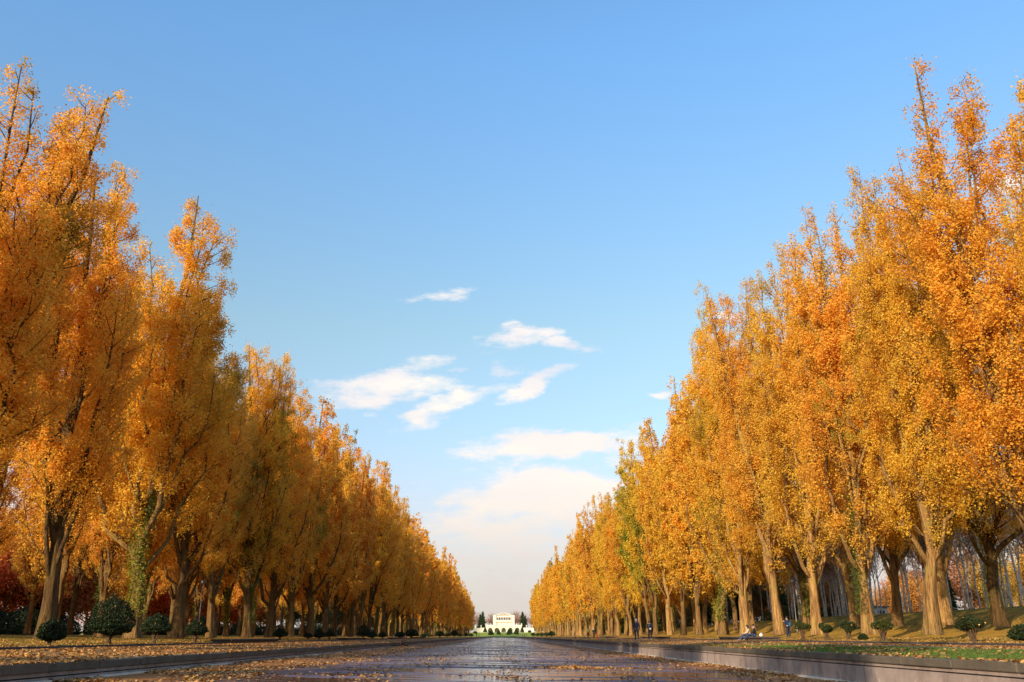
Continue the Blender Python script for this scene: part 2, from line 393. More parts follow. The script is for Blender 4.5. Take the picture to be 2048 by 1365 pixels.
def bz(y): return y
for s, lab in ((1, 'right'), (-1, 'left')):
    top = empty('canal_wall', (0, 0, 0))
    tag(top, 'long low concrete canal wall with dark mossy coping, %s side' % lab, 'wall')
    def bx(mb, a, b, z0, z1):
        mb.box(min(s * a, s * b), max(s * a, s * b), -29.5, YE + .3, z0, z1)
    q = MB(); yb = -29.0; rc_ = random.Random(s + 9)
    while yb < 150:
        L_ = 2.4; o1 = rc_.uniform(-.02, .02); o2 = rc_.uniform(-.012, .014)
        q.box(min(s * (WH - .02 + o1), s * (WH + .36)), max(s * (WH - .02 + o1), s * (WH + .36)), yb, yb + L_ - .035, -.16, .012 + o2); yb += L_
    q.box(min(s * (WH - .02), s * (WH + .36)), max(s * (WH - .02), s * (WH + .36)), yb, YE + .3, -.16, .012)
    q.build('coping', M['coping'], top, bevel=.02)
    q = MB(); bx(q, WH + .03, WH + .33, -.235, -.163); q.build('upper_band', M['wall'], top)
    q = MB(); bx(q, WH + .12, WH + .33, -.262, -.2352); q.build('shadow_gap', M['coping'], top)
    q = MB(); bx(q, WH, WH + .33, -.95, -.2622); q.build('wall_face', M['wall'], top)
    if s > 0:
        q = MB(); bx(q, WH - .16, WH + .002, -.95, fz(WH) + .05); q.build('footing', M['cream'], top)
    else:
        q = MB(); bx(q, WH - .12, WH + .002, -.95, fz(-WH) + .04); q.build('footing', M['cream'], top)
    k = MB(); k.box(min(s * 20.0, s * 20.22), max(s * 20.0, s * 20.22), -29, YE, -.3, .15)
    tag(k.build('low_kerb', M['kerb'], bevel=.015), 'dark low kerb edging the lawn in front of the %s poplar rows' % lab, 'kerb')
q = MB(); q.box(-WH + .01, WH - .01, YE, YE + .34, -.95, .014); tag(q.build('end_wall', M['coping']), 'low dark wall closing the far end of the canal', 'wall')

# ------------------------------------------------------------------ trees
def unit(v): return v / (np.linalg.norm(v) + 1e-9)
def bez(p0, p1, p2, n):
    t = np.linspace(0, 1, n)[:, None]; return (1 - t) ** 2 * p0 + 2 * t * (1 - t) * p1 + t * t * p2
def poplar_mesh(seed, H=30., RC=5.0, clear=4.5, leaves=50000, ls=.19, twigs=True, lods=1, sparse=1.0):
    rng = np.random.default_rng(seed)
    wood = MB(); pts = []; ivy = []
    ph = rng.uniform(0, 6.28)
    lean = rng.normal(size=2) * .5
    zt = np.array([-.4, 0, .3, .8, 1.6, 3, 5, 8, 12, 16, 20, 24, H * .97]) if H > 25 else np.linspace(-.4, H * .97, 10)
    wob = rng.normal(size=(len(zt), 2)) * .16 * (zt[:, None] / H > .1)
    lead = np.stack([lean[0] * (zt / H) ** 1.3 * 3 + wob[:, 0], lean[1] * (zt / H) ** 1.3 * 3 + wob[:, 1], zt], 1)
    r0 = .31 * rng.uniform(.82, 1.08)
    rad = r0 * np.clip(1 - zt / (H * .98), 0, 1) ** .8 + .02
    def flute(z, th):
        tw_ = .35 * np.sin(z * .5 + ph)
        th = th + tw_
        e = np.exp(-np.clip(z, 0, 99) / 1.1); e2 = np.exp(-np.clip(z, 0, 99) / 4.)
        return 1 + 1.1 * e * (.6 + .4 * np.cos(3 * th + ph)) + (.10 + .08 * e2) * np.cos(5 * th + 2 * ph) + .09 * np.cos(3 * th + ph) * e2
    wood.tube(lead, rad, 18 if lods == 1 else 8, flute)
    def leadat(z): return np.array([np.interp(z, zt, lead[:, 0]), np.interp(z, zt, lead[:, 1]), z])
    limbs = [(np.array([leadat(q) for q in np.linspace(H * .35, H * .965, 14)]), .0, H)]
    nl = int(rng.integers(17, 23)) if lods < 3 else 13
    az = rng.uniform(0, 6.28)
    for i in range(nl):
        f = (i + rng.uniform(0, .8)) / nl
        z0 = clear * .8 + (H * .62 - clear) * f ** 1.15
        az += 2.4 + rng.normal() * .3
        d = np.array([math.cos(az), math.sin(az), 0])
        ztop = min(H * (rng.uniform(.48, .74) + .24 * f), H * .97)
        if rng.random() < .12: ztop = H * rng.uniform(.90, 1.0)
        hfrac = ztop / H
        reach = RC * rng.uniform(.55, 1.05) * (1 - max(0, hfrac - .45) / .55 * .80)
        p0 = leadat(z0); side = np.array([-d[1], d[0], 0]) * rng.normal() * .8
        p1 = p0 + d * reach * rng.uniform(.5, .95) + side + np.array([0, 0, (ztop - z0) * .36])
        p2 = p0 + d * reach + side + np.array([0, 0, ztop - z0])
        n = 9 if lods == 1 else 6
        L = bez(p0, p1, p2, n); L[1:-1] += rng.normal(size=(n - 2, 3)) * .18
        rr = (.125 * (1 - f * .5) * (1 - np.linspace(0, 1, n)) ** .75 + .015) * rng.uniform(.7, 1.25) * (1 if i > 3 else 1.15)
        wood.tube(L, rr, 7 if lods == 1 else 4)
        limbs.append((L, z0, ztop))
    # short shoots low on the trunk and forks
    nfull = len(limbs)
    for i in range(11 if lods < 3 else 6):
        host = limbs[int(rng.integers(1, 7))][0] if i % 2 else lead
        zq = clear * .85 + .6 + rng.uniform(0, 1) ** 1.3 * 7.5
        k0 = int(np.argmin(np.abs(host[:, 2] - zq))); p0 = host[k0].copy()
        if host is lead: p0 = leadat(zq)
        a = rng.uniform(0, 6.28); d = np.array([math.cos(a), math.sin(a), 0]); up_ = rng.uniform(1.6, 4.2); rc_ = rng.uniform(.9, 2.6)
        L = bez(p0, p0 + d * rc_ * .8 + np.array([0, 0, up_ * .3]), p0 + d * rc_ + np.array([0, 0, up_]), 6)
        wood.tube(L, np.linspace(.045, .01, 6), 5); limbs.append((L, 0, p0[2] + up_))
    segs = []
    for li, (L, z0, ztop) in enumerate(limbs):
        dens = rng.uniform(.72, 1.35) * (1 if li < nfull else .42)
        ln = np.linalg.norm(np.diff(L, axis=0), axis=1).sum(); cum = np.r_[0, np.cumsum(np.linalg.norm(np.diff(L, axis=0), axis=1))] / ln
        stp = .62 if lods == 1 else 1.0
        for t in np.arange(.22 if z0 else .1, 1.0, stp / ln):
            p = np.array([np.interp(t, cum, L[:, k]) for k in range(3)])
            if p[2] < clear and rng.random() < .6: continue
            a = rng.uniform(0, 6.28); o = np.array([math.cos(a), math.sin(a), 0])
            out = p[:2] - leadat(min(p[2], H))[:2]; o[:2] += .7 * unit(out)
            l = (2.7 * (1 - t) ** .6 + .55) * rng.uniform(.55, 1.15)
            up = rng.uniform(.75, 1.5)
            e = p + unit(np.array([o[0], o[1], up * 1.25])) * l
            mid = (p + e) / 2 + np.array([o[0], o[1], 0]) * l * .10
            segs.append((p, mid, e, l, dens * (.5 + .5 * rng.random())))
            if twigs: wood.tube(bez(p, mid, e, 4), [.035 * l / 2 + .01, .025, .016, .006], 3, cap=False)
    tot = sum(s[3] * s[4] for s in segs)
    for p, mid, e, l, dn in segs:
        n = int(leaves * l * dn / tot * rng.uniform(.6, 1.4) * sparse)
        if n < 1: continue
        # a few sprays along each branch: leaves crowd round them
        k = max(2, int(l * 3.6)); tt = rng.uniform(.15, 1.05, k)
        cen = (1 - tt[:, None]) ** 2 * p + 2 * (tt * (1 - tt))[:, None] * mid + (tt ** 2)[:, None] * e
        cen += rng.normal(size=(k, 3)) * .22
        w_ = rng.integers(0, k, n)
        pts.append(cen[w_] + rng.normal(size=(n, 3)) * np.array([.15, .15, .24]))
    Pc = np.concatenate(pts)
    n_iv = int(leaves * .022)
    z = rng.uniform(1.5, 9, n_iv); a = rng.normal(size=n_iv) * .9 + ph
    c0 = np.array([leadat(q) for q in z])
    r = np.interp(z, zt, rad) + .08 + rng.exponential(.14, n_iv) * (.5 + z * .12)
    iv = c0 + np.stack([np.cos(a) * r, np.sin(a) * r, 0 * z], 1)
    axis = np.array([np.interp(Pc[:, 2], zt, lead[:, 0]), np.interp(Pc[:, 2], zt, lead[:, 1]), Pc[:, 2]]).T
    bias = unit(np.array([0, 0, 1.])) * 0 + (Pc - axis) / (np.linalg.norm(Pc - axis, axis=1)[:, None] + .3) * .9
    wm = wood.mesh('trunk', M['bark'], True)
    cm = leaf_mesh('crown', Pc, ls, M['poplar_leaf'], rng, bias=bias)
    im = leaf_mesh('ivy', iv, ls * .85, M['ivy_leaf'], rng)
    return wm, cm, im

def make_poplar(meshes, ivy):
    root = empty('poplar_tree')
    a = link('trunk', meshes[0], root); b = link('crown', meshes[1], root); kid(root, a, b)
    if ivy: c = link('trunk_sprouts', meshes[2], root); kid(root, c)
    return root
near = [poplar_mesh(100 + i, 30, rc, cl, 135000, .108) for i, (rc, cl) in enumerate([(5.4, 4.0), (4.7, 4.4), (5.8, 3.6), (5.0, 4.8), (5.5, 3.2), (4.5, 4.2)])]
midm = [poplar_mesh(200 + i, 30, rc, cl, 44000, .19, False, 2) for i, (rc, cl) in enumerate([(5.2, 4.2), (4.7, 3.6), (5.4, 4.5), (5.0, 5.0)])]
farm = [poplar_mesh(300 + i, 30, 5.2, 3.4, 15500, .31, False, 3) for i in range(4)]
protos = {}
used = set()
def poplar(x, y, H, lod, var, rz, col, bcol, ivy, lab, group, sxy=1.0, tilt=(0, 0)):
    key = (lod, var, ivy)
    if key not in protos:
        protos[key] = make_poplar((near, midm, farm)[lod][var], ivy)
    root = protos[key]
    if key in used:
        r = copy_tree(root)
    else:
        used.add(key); r = root
    r.location = (x, y, float(gz(x, y)) - .05); r.rotation_euler = (tilt[0], tilt[1], rz); s = H / 30.
    r.scale = (s * sxy, s * sxy, s)
    tag(r, lab, 'tree', group)
    r['c'] = 0; del r['c']
    PL.append((r, col, bcol)); return r
PL = []
ORD = ['nearest', 'second', 'third', 'fourth', 'fifth', 'sixth', 'seventh', 'eighth', 'ninth', 'tenth', 'eleventh', 'twelfth', 'thirteenth', 'fourteenth', 'fifteenth', 'sixteenth']
rg = random.Random(5)
def rows():
    YR = [31.6, 41.3, 51.1, 60.9, 69.8, 78.8, 90.0, 101.4, 113.0]; HR = [24.6, 30.4, 29.8, 32.0, 33, 33.6, 34, 35, 34]
    while YR[-1] < 650: YR.append(YR[-1] + 9.7)
    for y in YR[9:]: HR.append(28.5 + rg.uniform(-1, 1) if 160 < y < 205 else rg.uniform(31.5, 34.5))
    YL = [30.0, 39.0, 48.0, 58.4, 67.3, 76.0, 85.0, 93.7, 103.5]; HL = [26.5, 28.5, 29.3, 31.5, 28, 27, 28.4, 28.2, 29.2]
    while YL[-1] < 632: YL.append(YL[-1] + 9.6)
    for y in YL[9:]: HL.append(rg.uniform(29, 32) if y < 500 else rg.uniform(27, 29))
    for side, X, YY, HH in ((1, 24., YR, HR), (-1, -23.6, YL, HL)):
        for row in (0, 1, 2):
            for k, (y, H) in enumerate(zip(YY, HH)):
                if row == 1: y = y + 7.5 + rg.uniform(-1.5, 1.5); H = H - rg.uniform(1.0, 3.5)
                if row == 2:
                    y = y + 3 + rg.uniform(-1.5, 1.5); H = H - rg.uniform(3, 6)
                    if not (62 < y < 205 if side < 0 else 150 < y < 235): continue
                x = X + side * (9.0 * row) + rg.uniform(-.4, .4)
                if row and y < 48: continue
                if row and y > 655: continue
                if row == 0 and side > 0 and k == 1: x = 25.2
                if row == 1 and side > 0 and k == 2: x = 32.0
                lod = 0 if y < 96 else (1 if y < 230 else 2)
                var = (k * 5 + row * 2 + (side > 0) * 3 + k // 4) % (6 if lod == 0 else 4)
                if side > 0:
                    col = (rg.uniform(.94, 1.06), rg.uniform(.98, 1.16), rg.uniform(.8, 1.2)); g = rg.uniform(.3, .6)
                    if k in (0,) and not row: col = (.98, 1.05, 1.0); g = .62
                    if k == 1 and not row: col = (1.02, .98, .9); g = .2
                    if k in (2,) and not row: col = (.98, 1.10, 1.0); g = .72
                    if k in (11, 12) and not row: col = (.95, 1.18, 1.0); g = .72
                else:
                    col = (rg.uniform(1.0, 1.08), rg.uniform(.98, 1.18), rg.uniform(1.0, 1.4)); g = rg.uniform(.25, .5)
                    if k in (1, 6) and not row: g = .62
                    if k in (4, 5, 8, 11) and not row: g = .72
                    if y > 560: col = (1.0, 1.02, 1.0)
                sd = 'right' if side > 0 else 'left'; rw = ('front row', 'second row', 'third row')[row]
                if k < 16:
                    hue = 'golden orange' if side > 0 else 'rusty orange'
                    if g > .7: hue = 'green tinged gold'
                    lab = '%s poplar, %s from the camera in the %s, %s bank' % (hue, ORD[k], rw, sd); grp = '%s poplars of the %s bank' % (rw, sd)
                else:
                    lab = 'distant poplar in the packed far stretch of the %s %s' % (sd, rw); grp = 'distant poplars of the %s %s' % (sd, rw)
                col = list(col) + [g]
                b = rg.uniform(.55, 1.15) * (1 if side > 0 else .62) if not (row == 1 and side > 0 and k == 2) else .3  # left-row bark darkened: brown mossy bark, plus trunk shade put into its colour
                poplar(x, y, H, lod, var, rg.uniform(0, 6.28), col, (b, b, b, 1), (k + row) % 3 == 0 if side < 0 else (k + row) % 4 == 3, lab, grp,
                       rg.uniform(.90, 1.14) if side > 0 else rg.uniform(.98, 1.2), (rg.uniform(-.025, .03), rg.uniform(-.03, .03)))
rows()
for k in range(3):
    y = 20.5 - 19.2 * k
    poplar(-23.6 + rg.uniform(-.3, .3), y, rg.uniform(28, 30), 1, k % 4, rg.uniform(0, 6), (1.05, 1, 1.1, .4), (1, 1, 1, 1), False,
           'poplar at the near end of the left front row, beside or behind the camera', 'poplars beside the camera')
rows_done = 1
for r, col, bcol in PL: pass

# second pass: colour every crown and trunk (children are found once)
def colour_children(pairs):
    by = {}
    for o in C.objects:
        if o.parent: by.setdefault(o.parent.name, []).append(o)
    for r, col, bcol in pairs:
        for ch in by.get(r.name, []):
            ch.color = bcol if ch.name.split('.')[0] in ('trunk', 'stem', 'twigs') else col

def broad_mesh(seed, H, RC, clear, leaves, ls, lm, bark, trunk_r=.16, nl=9, bare=False, top=.5):
    rng = np.random.default_rng(seed); wood = MB(); tw = MB(); pts = []
    zt = np.linspace(-.3, H * .6, 6); ln = np.stack([rng.normal(size=6) * .07 * (zt > 1), rng.normal(size=6) * .07 * (zt > 1), zt], 1)
    wood.tube(ln, trunk_r * np.linspace(1.25, .5, 6), 8)
    for i in range(nl):
        z0 = clear + (H * .58 - clear) * (i / nl); a = i * 2.4 + rng.normal() * .3; d = np.array([math.cos(a), math.sin(a), 0])
        p0 = np.array([np.interp(z0, zt, ln[:, 0]), np.interp(z0, zt, ln[:, 1]), z0])
        zt2 = H * rng.uniform(top, 1.0) if i > nl * .3 else H * rng.uniform(top * .8, .85)
        re = RC * rng.uniform(.5, 1.0) * (1 - .5 * max(0, zt2 / H - .7) / .3)
        p2 = p0 + d * re + np.array([0, 0, max(zt2 - z0, .8)]); p1 = p0 + d * re * .7 + np.array([0, 0, (zt2 - z0) * .4])
        L = bez(p0, p1, p2, 6); wood.tube(L, np.linspace(trunk_r * .5, .02, 6), 5)
        for t in np.linspace(.35, 1, 9):
            p = np.array([np.interp(t, np.linspace(0, 1, 6), L[:, k]) for k in range(3)])
            for _ in range(3):
                e = p + unit(rng.normal(size=3) + np.array([0, 0, .7])) * rng.uniform(.6, 1.5) * RC * .3
                tw.tube([p, (p + e) / 2 + rng.normal(size=3) * .06, e], [.035, .022, .008], 3, cap=False)
                if bare:
                    for _ in range(4):
                        q = e + unit(rng.normal(size=3) + np.array([0, 0, .8])) * RC * rng.uniform(.12, .25)
                        tw.tube([(p + e) / 2, q], [.014, .005], 3, cap=False)
                pts.append(e)
    cen = np.array(pts); k = rng.integers(0, len(cen), leaves)
    Pc = cen[k] + rng.normal(size=(leaves, 3)) * RC * np.array([.12, .12, .10])
    return wood.mesh('trunk', bark, True), leaf_mesh('crown', Pc, ls, lm, rng), tw.mesh('twigs', M['bare'], True)

def proto_tree(name, ms):
    root = empty(name); a = link('trunk', ms[0], root); b = link('crown', ms[1], root); kid(root, a, b)
    if len(ms) > 2: kid(root, link('twigs', ms[2], root))
    return root
class Kind:
    def __init__(s, name, meshes): s.name = name; s.ms = meshes; s.p = [None] * len(meshes)
    def put(s, i, x, y, sc, rz, lab, cat, group=None, col=(1, 1, 1, 1), bcol=(1, 1, 1, 1), z=None, sz=1.0):
        i %= len(s.ms)
        if s.p[i] is None: s.p[i] = proto_tree(s.name, s.ms[i]); r = s.p[i]
        else: r = copy_tree(s.p[i])
        r.location = (x, y, float(gz(x, y)) - .03 if z is None else z); r.rotation_euler = (0, 0, rz); r.scale = (sc, sc, sc * sz)
        if 'group' in r and not group: del r['group']
        tag(r, lab, cat, group); PL.append((r, col, bcol)); return r

birch = Kind('birch_tree', [broad_mesh(400 + i, 15, 2.4, 5.0, 1100, .16, M['birch_leaf'], M['birch'], .105, 8, bare=True, top=.7) for i in range(5)])
maple = Kind('maple_tree', [broad_mesh(420 + i, 10, 4.6, 1.8, 13000, .26, M['maple_leaf'], M['bark'], .17, 12, top=.45) for i in range(4)])
bare_t = Kind('bare_tree', [broad_mesh(440 + i, 14, 5, 3, 2500, .35, M['maple_leaf'], M['bare'], .25, 12, bare=True, top=.5) for i in range(3)])
def conifer_mesh(seed, H, RC, n, ls):
    rng = np.random.default_rng(seed); wood = MB()
    wood.tube([(0, 0, -.3), (0, 0, H * .5), (0, 0, H * .98)], [.28, .16, .03], 7); pts = []
    for i in range(70):
        f = (i + rng.random()) / 70; z = 1.2 + (H - 1.4) * f; L = RC * (1 - f) ** .8 * rng.uniform(.6, 1.1) + .25; a = i * 2.4
        d = np.array([math.cos(a), math.sin(a), -.12]); e = np.array([0, 0, z]) + d * L
        wood.tube([(0, 0, z), e], [.05, .012], 3, cap=False); m = max(4, int(n * L / (35 * RC)))
        t = rng.uniform(.2, 1, m)[:, None]; pts.append(np.array([0, 0, z]) * (1 - t) + e * t + rng.normal(size=(m, 3)) * np.array([.28, .28, .16]))
    return wood.mesh('trunk', M['bark'], True), leaf_mesh('crown', np.concatenate(pts), ls, M['shrub_leaf'], rng)
conif = Kind('conifer_tree', [conifer_mesh(460 + i, 14, 3.3, 9000, .30) for i in range(3)])

LOWR = []
# birches on the low mound to the right
bp = []
rb = random.Random(8)
while len(bp) < 105:
    y = rb.uniform(60, 175); x = rb.uniform(42, 66)
    if 1003 + x * 1846 / y > 2140: continue
    if all((x - a) ** 2 + (y - b) ** 2 > 3.4 for a, b in bp): bp.append((x, y))
bp.sort(key=lambda p: -p[0] / p[1])
for k, (x, y) in enumerate(bp):
    h = rb.uniform(.85, 1.12)
    bl = 'slender white birch on the right mound, %s from the right edge of the photo' % ORD[k] if 0 < k < 16 else None
    birch.put(k, x, y, h, rb.uniform(0, 6.28), bl or 'slender white barked birch deep in the grove on the right mound', 'birch tree',
              'birches of the grove on the right mound', (rb.uniform(.7, 1.1), rb.uniform(.6, 1.1), .9, .4), (1.35, 1.18, 1.0, 1))
for k in range(24):
    y = 240 + k * 15; x = 47 + rb.uniform(0, 3)
    LOWR.append((k, x, y))
for k in range(10): LOWR.append((k, 50 + k * 3.2, 168 + k * 3 + rb.uniform(-2, 2)))
# autumn woods: right of the birches and all along both sides
palR = [(.75, .36, .08), (.66, .22, .07), (.74, .45, .08), (.52, .24, .12)]
for k in range(34):
    x = rb.uniform(76, 120); y = 75 + k * 5.5 + rb.uniform(-3, 3); c = palR[rb.randrange(4)]
    maple.put(k, x, y, rb.uniform(.9, 1.25), rb.uniform(0, 6), 'rounded autumn tree in the wood behind the white birch grove', 'tree', 'wood behind the birches', c + (.4,))
palL = [(.82, .20, .05), (.88, .30, .06), (.78, .42, .08), (.46, .18, .06), (.12, .13, .035), (.90, .26, .06)]
for k in range(26):
    y = 50 + k * 7.0 + rb.uniform(-2, 2); x = -52 - rb.uniform(0, 9); c = palL[(k * 5 + 1) % 6]
    if k in (3, 4, 5, 7): c = (.92, .27, .06)
    maple.put(k, x, y, rb.uniform(.95, 1.3), rb.uniform(0, 6), ('%s red or rust maple from the camera along the left wood edge' % ORD[k]) if k < 16 else 'far red or rust maple in the wood edge behind the left poplars', 'tree', 'wood edge on the left', c + (.4,))
    maple.put(k + 2, x - 9, y + 4, rb.uniform(1.1, 1.35), rb.uniform(0, 6), 'taller brown autumn tree deeper in the wood on the left', 'tree', 'deeper wood on the left', palL[rb.randrange(4)] + (.4,))
for k in range(34):
    y = 235 + k * 12.5; c = rb.choice([(.10, .08, .03), (.25, .12, .04), (.06, .07, .02)])
    maple.put(k, -50 - rb.uniform(0, 6), y, rb.uniform(.9, 1.2), rb.uniform(0, 6), 'dark tree of the distant wood edge seen between the left poplar trunks', 'tree', 'distant wood edge left', c + (.4,))
    maple.put(k + 1, 50 + rb.uniform(0, 6), y - 45, rb.uniform(.9, 1.15), rb.uniform(0, 6), 'brown autumn tree of the distant wood edge seen between the right poplar trunks', 'tree', 'distant wood edge right', tuple(min(1, q * 1.6 + .12) for q in c[:1]) + (c[1] * 1.6 + .03, c[2] * 1.4, .4))
for k in range(14):
    y = 172 + k * 7.5; x = 67 + rb.uniform(-2, 3) - k * .55; c = rb.choice([(.74, .36, .08), (.62, .24, .07), (.70, .30, .06)])
    maple.put(k, x, y, rb.uniform(.85, 1.1), rb.uniform(0, 6), 'brown tree standing just behind the birch grove on the right', 'tree', 'trees just behind the birches', c + (.4,))
# evergreen undergrowth on the left
def shrub_mesh(seed, w_, h_, stem_h, n, ls, dome=True, stems=1, gap=0.0, nlump=9):
    """clipped shrub: stems fanning out into a foliage pad"""
    rng = np.random.default_rng(seed); wood = MB(); zc = stem_h + (h_ - stem_h) * .45; pts = []; lum = []
    for i in range(nlump):
        a = i * 2.4; r = (i / nlump) ** .5 * .62
        lum.append(np.array([math.cos(a) * r * w_ / 2, math.sin(a) * r * w_ / 2, zc + (h_ - zc) * (.75 * (1 - r * r) - .15 + rng.normal() * .2)]))
    for i, L in enumerate(lum):
        b = np.array([rng.normal() * .04 * stems, rng.normal() * .04 * stems, -.05])
        m = np.array([L[0] * .25, L[1] * .25, max(stem_h * .6, .1)])
        wood.tube(bez(b, m, L, 6), np.linspace(.05 if stems > 1 else .035, .012, 6) * (w_ / 1.4), 6)
    if stems == 1: wood.tube([(0, 0, -.05), (.02, 0, stem_h * .5), (0, .02, stem_h * 1.05)], [.11 * w_ / 1.5, .08 * w_ / 1.5, .06 * w_ / 1.5], 8)
    if dome:
        v = rng.normal(size=(n, 3)); v /= np.linalg.norm(v, axis=1)[:, None]
        v *= rng.uniform(.82, 1.0, n)[:, None] * (1 + .12 * np.sin(v[:, 0] * 6 + seed) * np.cos(v[:, 1] * 5 + v[:, 2] * 4) + .05 * np.sin(v[:, 0] * 13 + v[:, 2] * 11 + seed))[:, None]
        v[:, :2] *= (1.06 - .22 * np.clip(v[:, 2], 0, 1))[:, None]
        v[:, 2] = np.where(v[:, 2] < 0, v[:, 2] * .38, v[:, 2])
        hb = (h_ - stem_h) / 1.36
        Pc = v * np.array([w_ / 2, w_ / 2, hb]) + np.array([0, 0, h_ - hb])
        k = n // 3; Pc[:k] = (Pc[:k] - [0, 0, h_ - hb]) * rng.uniform(.3, .9, k)[:, None] + [0, 0, h_ - hb]
    else:
        L = np.array(lum); k = rng.integers(0, len(L), n); v = rng.normal(size=(n, 3)); v /= np.linalg.norm(v, axis=1)[:, None]
        Pc = L[k] + v * rng.uniform(.4, 1, n)[:, None] ** .5 * np.array([w_ * .21, w_ * .21, (h_ - stem_h) * .33])
    return wood.mesh('stem', M['stem'], True), leaf_mesh('foliage', Pc, ls, M['shrub_leaf'], rng), Pc, rng
def put_shrub(seed, x, y, w_, h_, stem, lab, n=9000, ls=.07, dome=True, stems=1, leaves=0, group=None, col=(.55, .55, .5, 1), name='clipped_shrub'):
    a, b, Pc, rng = shrub_mesh(seed, w_, h_, stem, n, ls, dome, stems)
    root = empty(name, (x, y, float(gz(x, y)) - .02), rng.uniform(0, 6))
    tag(root, lab, 'shrub', group); o1 = link('stem', a, root); o2 = link('foliage', b, root); o2.color = col
    if leaves:
        up = Pc[Pc[:, 2] > h_ * .6]; ix = rng.integers(0, len(up), leaves)
        me = leaf_mesh('caught_leaves', up[ix] * 1.03, .085, M['litter'], rng); o = link('caught_leaves', me, root); o['kind'] = 'stuff'; o.color = (1.3, 1.3, 1.1, 1)
    return root
for k in range(30):
    y = 46 + k * 6.2; x = -46.5 - rb.uniform(0, 3.5)
    h = rb.uniform(2.6, 4.2)
    if k < 4:
        meshs = shrub_mesh(900 + k, 5.5, 3.6, .3, 9000, .2, True, 2)
        if k == 0: under = Kind('evergreen_shrub', []); under.ms = []
        under.ms.append(meshs[:2]); under.p.append(None)
for k in range(62):
    y = 44 + k * 4.6 if k < 30 else 180 + (k - 30) * 9; x = -46.5 - 5 * (k % 2) - rb.uniform(0, 3)
    under.put(k, x, y, rb.uniform(.6, .95), rb.uniform(0, 6), ('%s broad evergreen shrub from the camera below the left maples' % ORD[k]) if k < 16 else 'far dark evergreen shrub in the undergrowth on the left', 'shrub', 'evergreen undergrowth on the left',
              rb.choice([(1, 1, 1, .4), (1.6, 1.2, .9, .4), (.8, 1, .9, .4)]), z=float(gz(x, y)) - .55)
for k, x, y in LOWR:
    under.put(k, x, y, rb.uniform(.8, 1.1), rb.uniform(0, 6), 'dark evergreen bush in the far wood edge on the right', 'shrub', 'evergreen bushes of the right wood edge', (5, 2.6, 1.0, .4), z=float(gz(x, y)) - .5)
for k, (x, y, h, w_) in enumerate([(47, 180, 1.1, 1), (49, 188, .8, 1), (44, 200, 1.0, 1), (60, 122, .55, 1), (46, 215, .9, 1), (58, 190, .9, 1), (68, 185, .8, 1)]):
    conif.put(k, x, y, h * .8, k, 'dark conifer in the background between birches and far right trunks', 'tree', 'conifers behind the right rows', (1.4, 1.5, 1.2, .4))
for k, (x, y, h) in enumerate([(-58, 62, .75), (-54, 92, .8), (-56, 112, .7), (-60, 74, .7)]):
    conif.put(k, x, y, h, k * 2, 'dark conifer standing among the red maples on the left', 'tree', 'conifers in the left wood', (1.0, 1.1, 1, .4))

# ------------------------------------------------------------------ clipped shrubs along both kerbs
def sx(px, X): return X * 1846. / (px - 1003)
SH = [ # px, w, h, stem, label
 (105, 1.25, 1.25, .25, 'low dark green clipped shrub leaning against the nearest left trunk'),
 (220, 2.45, 2.5, .55, 'largest dark green domed shrub on the left lawn, flecked with yellow leaves'),
 (311, 1.75, 1.75, .65, 'dark mushroom shaped shrub on one slim stem, right of the largest domed shrub'),
 (391, 1.45, 1.5, .55, 'brownish clipped shrub with short thick stem beside the taped trunk on the left'),
 (559, 1.4, 1.15, .40, 'small flat topped shrub just past the near slab on the left lawn'),
 (615, .95, .8, .3, 'smallest dark shrub between two bigger ones on the left lawn'),
 (637, 1.2, 1.2, .3, 'rounded shrub at the front of the joined pair on the left lawn'),
 (657, 1.25, 1.05, .4, 'flatter shrub at the back of the joined pair on the left lawn'),
 (725, 1.9, 2.2, .5, 'tall dark shrub towering over its neighbours halfway down the left lawn')]
for k, (px, w_, h_, st, lab) in enumerate(SH):
    put_shrub(500 + k, -21.3, sx(px, -21.3), w_, h_, st, lab, 16000 if k == 1 else 8000, .075, True, 1, 60 if k == 1 else (18 if k < 4 else 0))
lk = [(742, 1.6, 1.2), (763, 1.5, 1.2), (799, 2.6, 1.3), (821, 3.2, 2.1), (844, 1.8, 1.1), (855, 1.6, 1.4), (877, 3.2, 2.2), (892, 2.6, 1.7), (906, 3.4, 2.9), (918, 2.6, 1.9), (929, 3.0, 2.2), (940, 3.4, 2.2), (948, 3.5, 2.2)]
dist = Kind('distant_shrub', [shrub_mesh(600 + i, 1.6, 1.3, .3, 2500, .13, True, 1)[:2] for i in range(3)])
for k, (px, w_, h_) in enumerate(lk):
    dist.put(k, -21.3, sx(px, -21.3), w_ / 1.6, k, 'dark clipped shrub in the distant line along the left kerb', 'shrub', 'distant shrubs on the left', z=None, sz=(h_ / 1.3) / (w_ / 1.6))
for k, (px, w_, h_) in enumerate([(1057, 3, 2.2), (1064, 3.2, 2.5), (1073, 3.0, 2.0), (1081, 3.2, 2.1), (1091, 3.2, 2.0), (1101, 3.2, 2.3)]):
    dist.put(k, 21.3, sx(px, 21.3), w_ / 1.6, k, 'dark clipped shrub in the distant clump along the right kerb', 'shrub', 'distant shrubs on the right', z=None, sz=(h_ / 1.3) / (w_ / 1.6))
SR = [(1606, 1.30, 1.15, .55, 'airy small shrub with forked stem beside the man at the trunk'),
      (1653, 1.05, 1.0, .35, 'second narrow shrub right of the man, ragged with one side pad'),
      (1697, 1.35, 1.15, .40, 'dense multi stemmed dark shrub in the middle of the right shrubs'),
      (1767, 1.40, 1.12, .45, 'open brownish shrub with bare fanning stems before a golden trunk'),
      (1948, 1.45, 1.05, .40, 'wide dark green leaning shrub between the two biggest right trunks')]
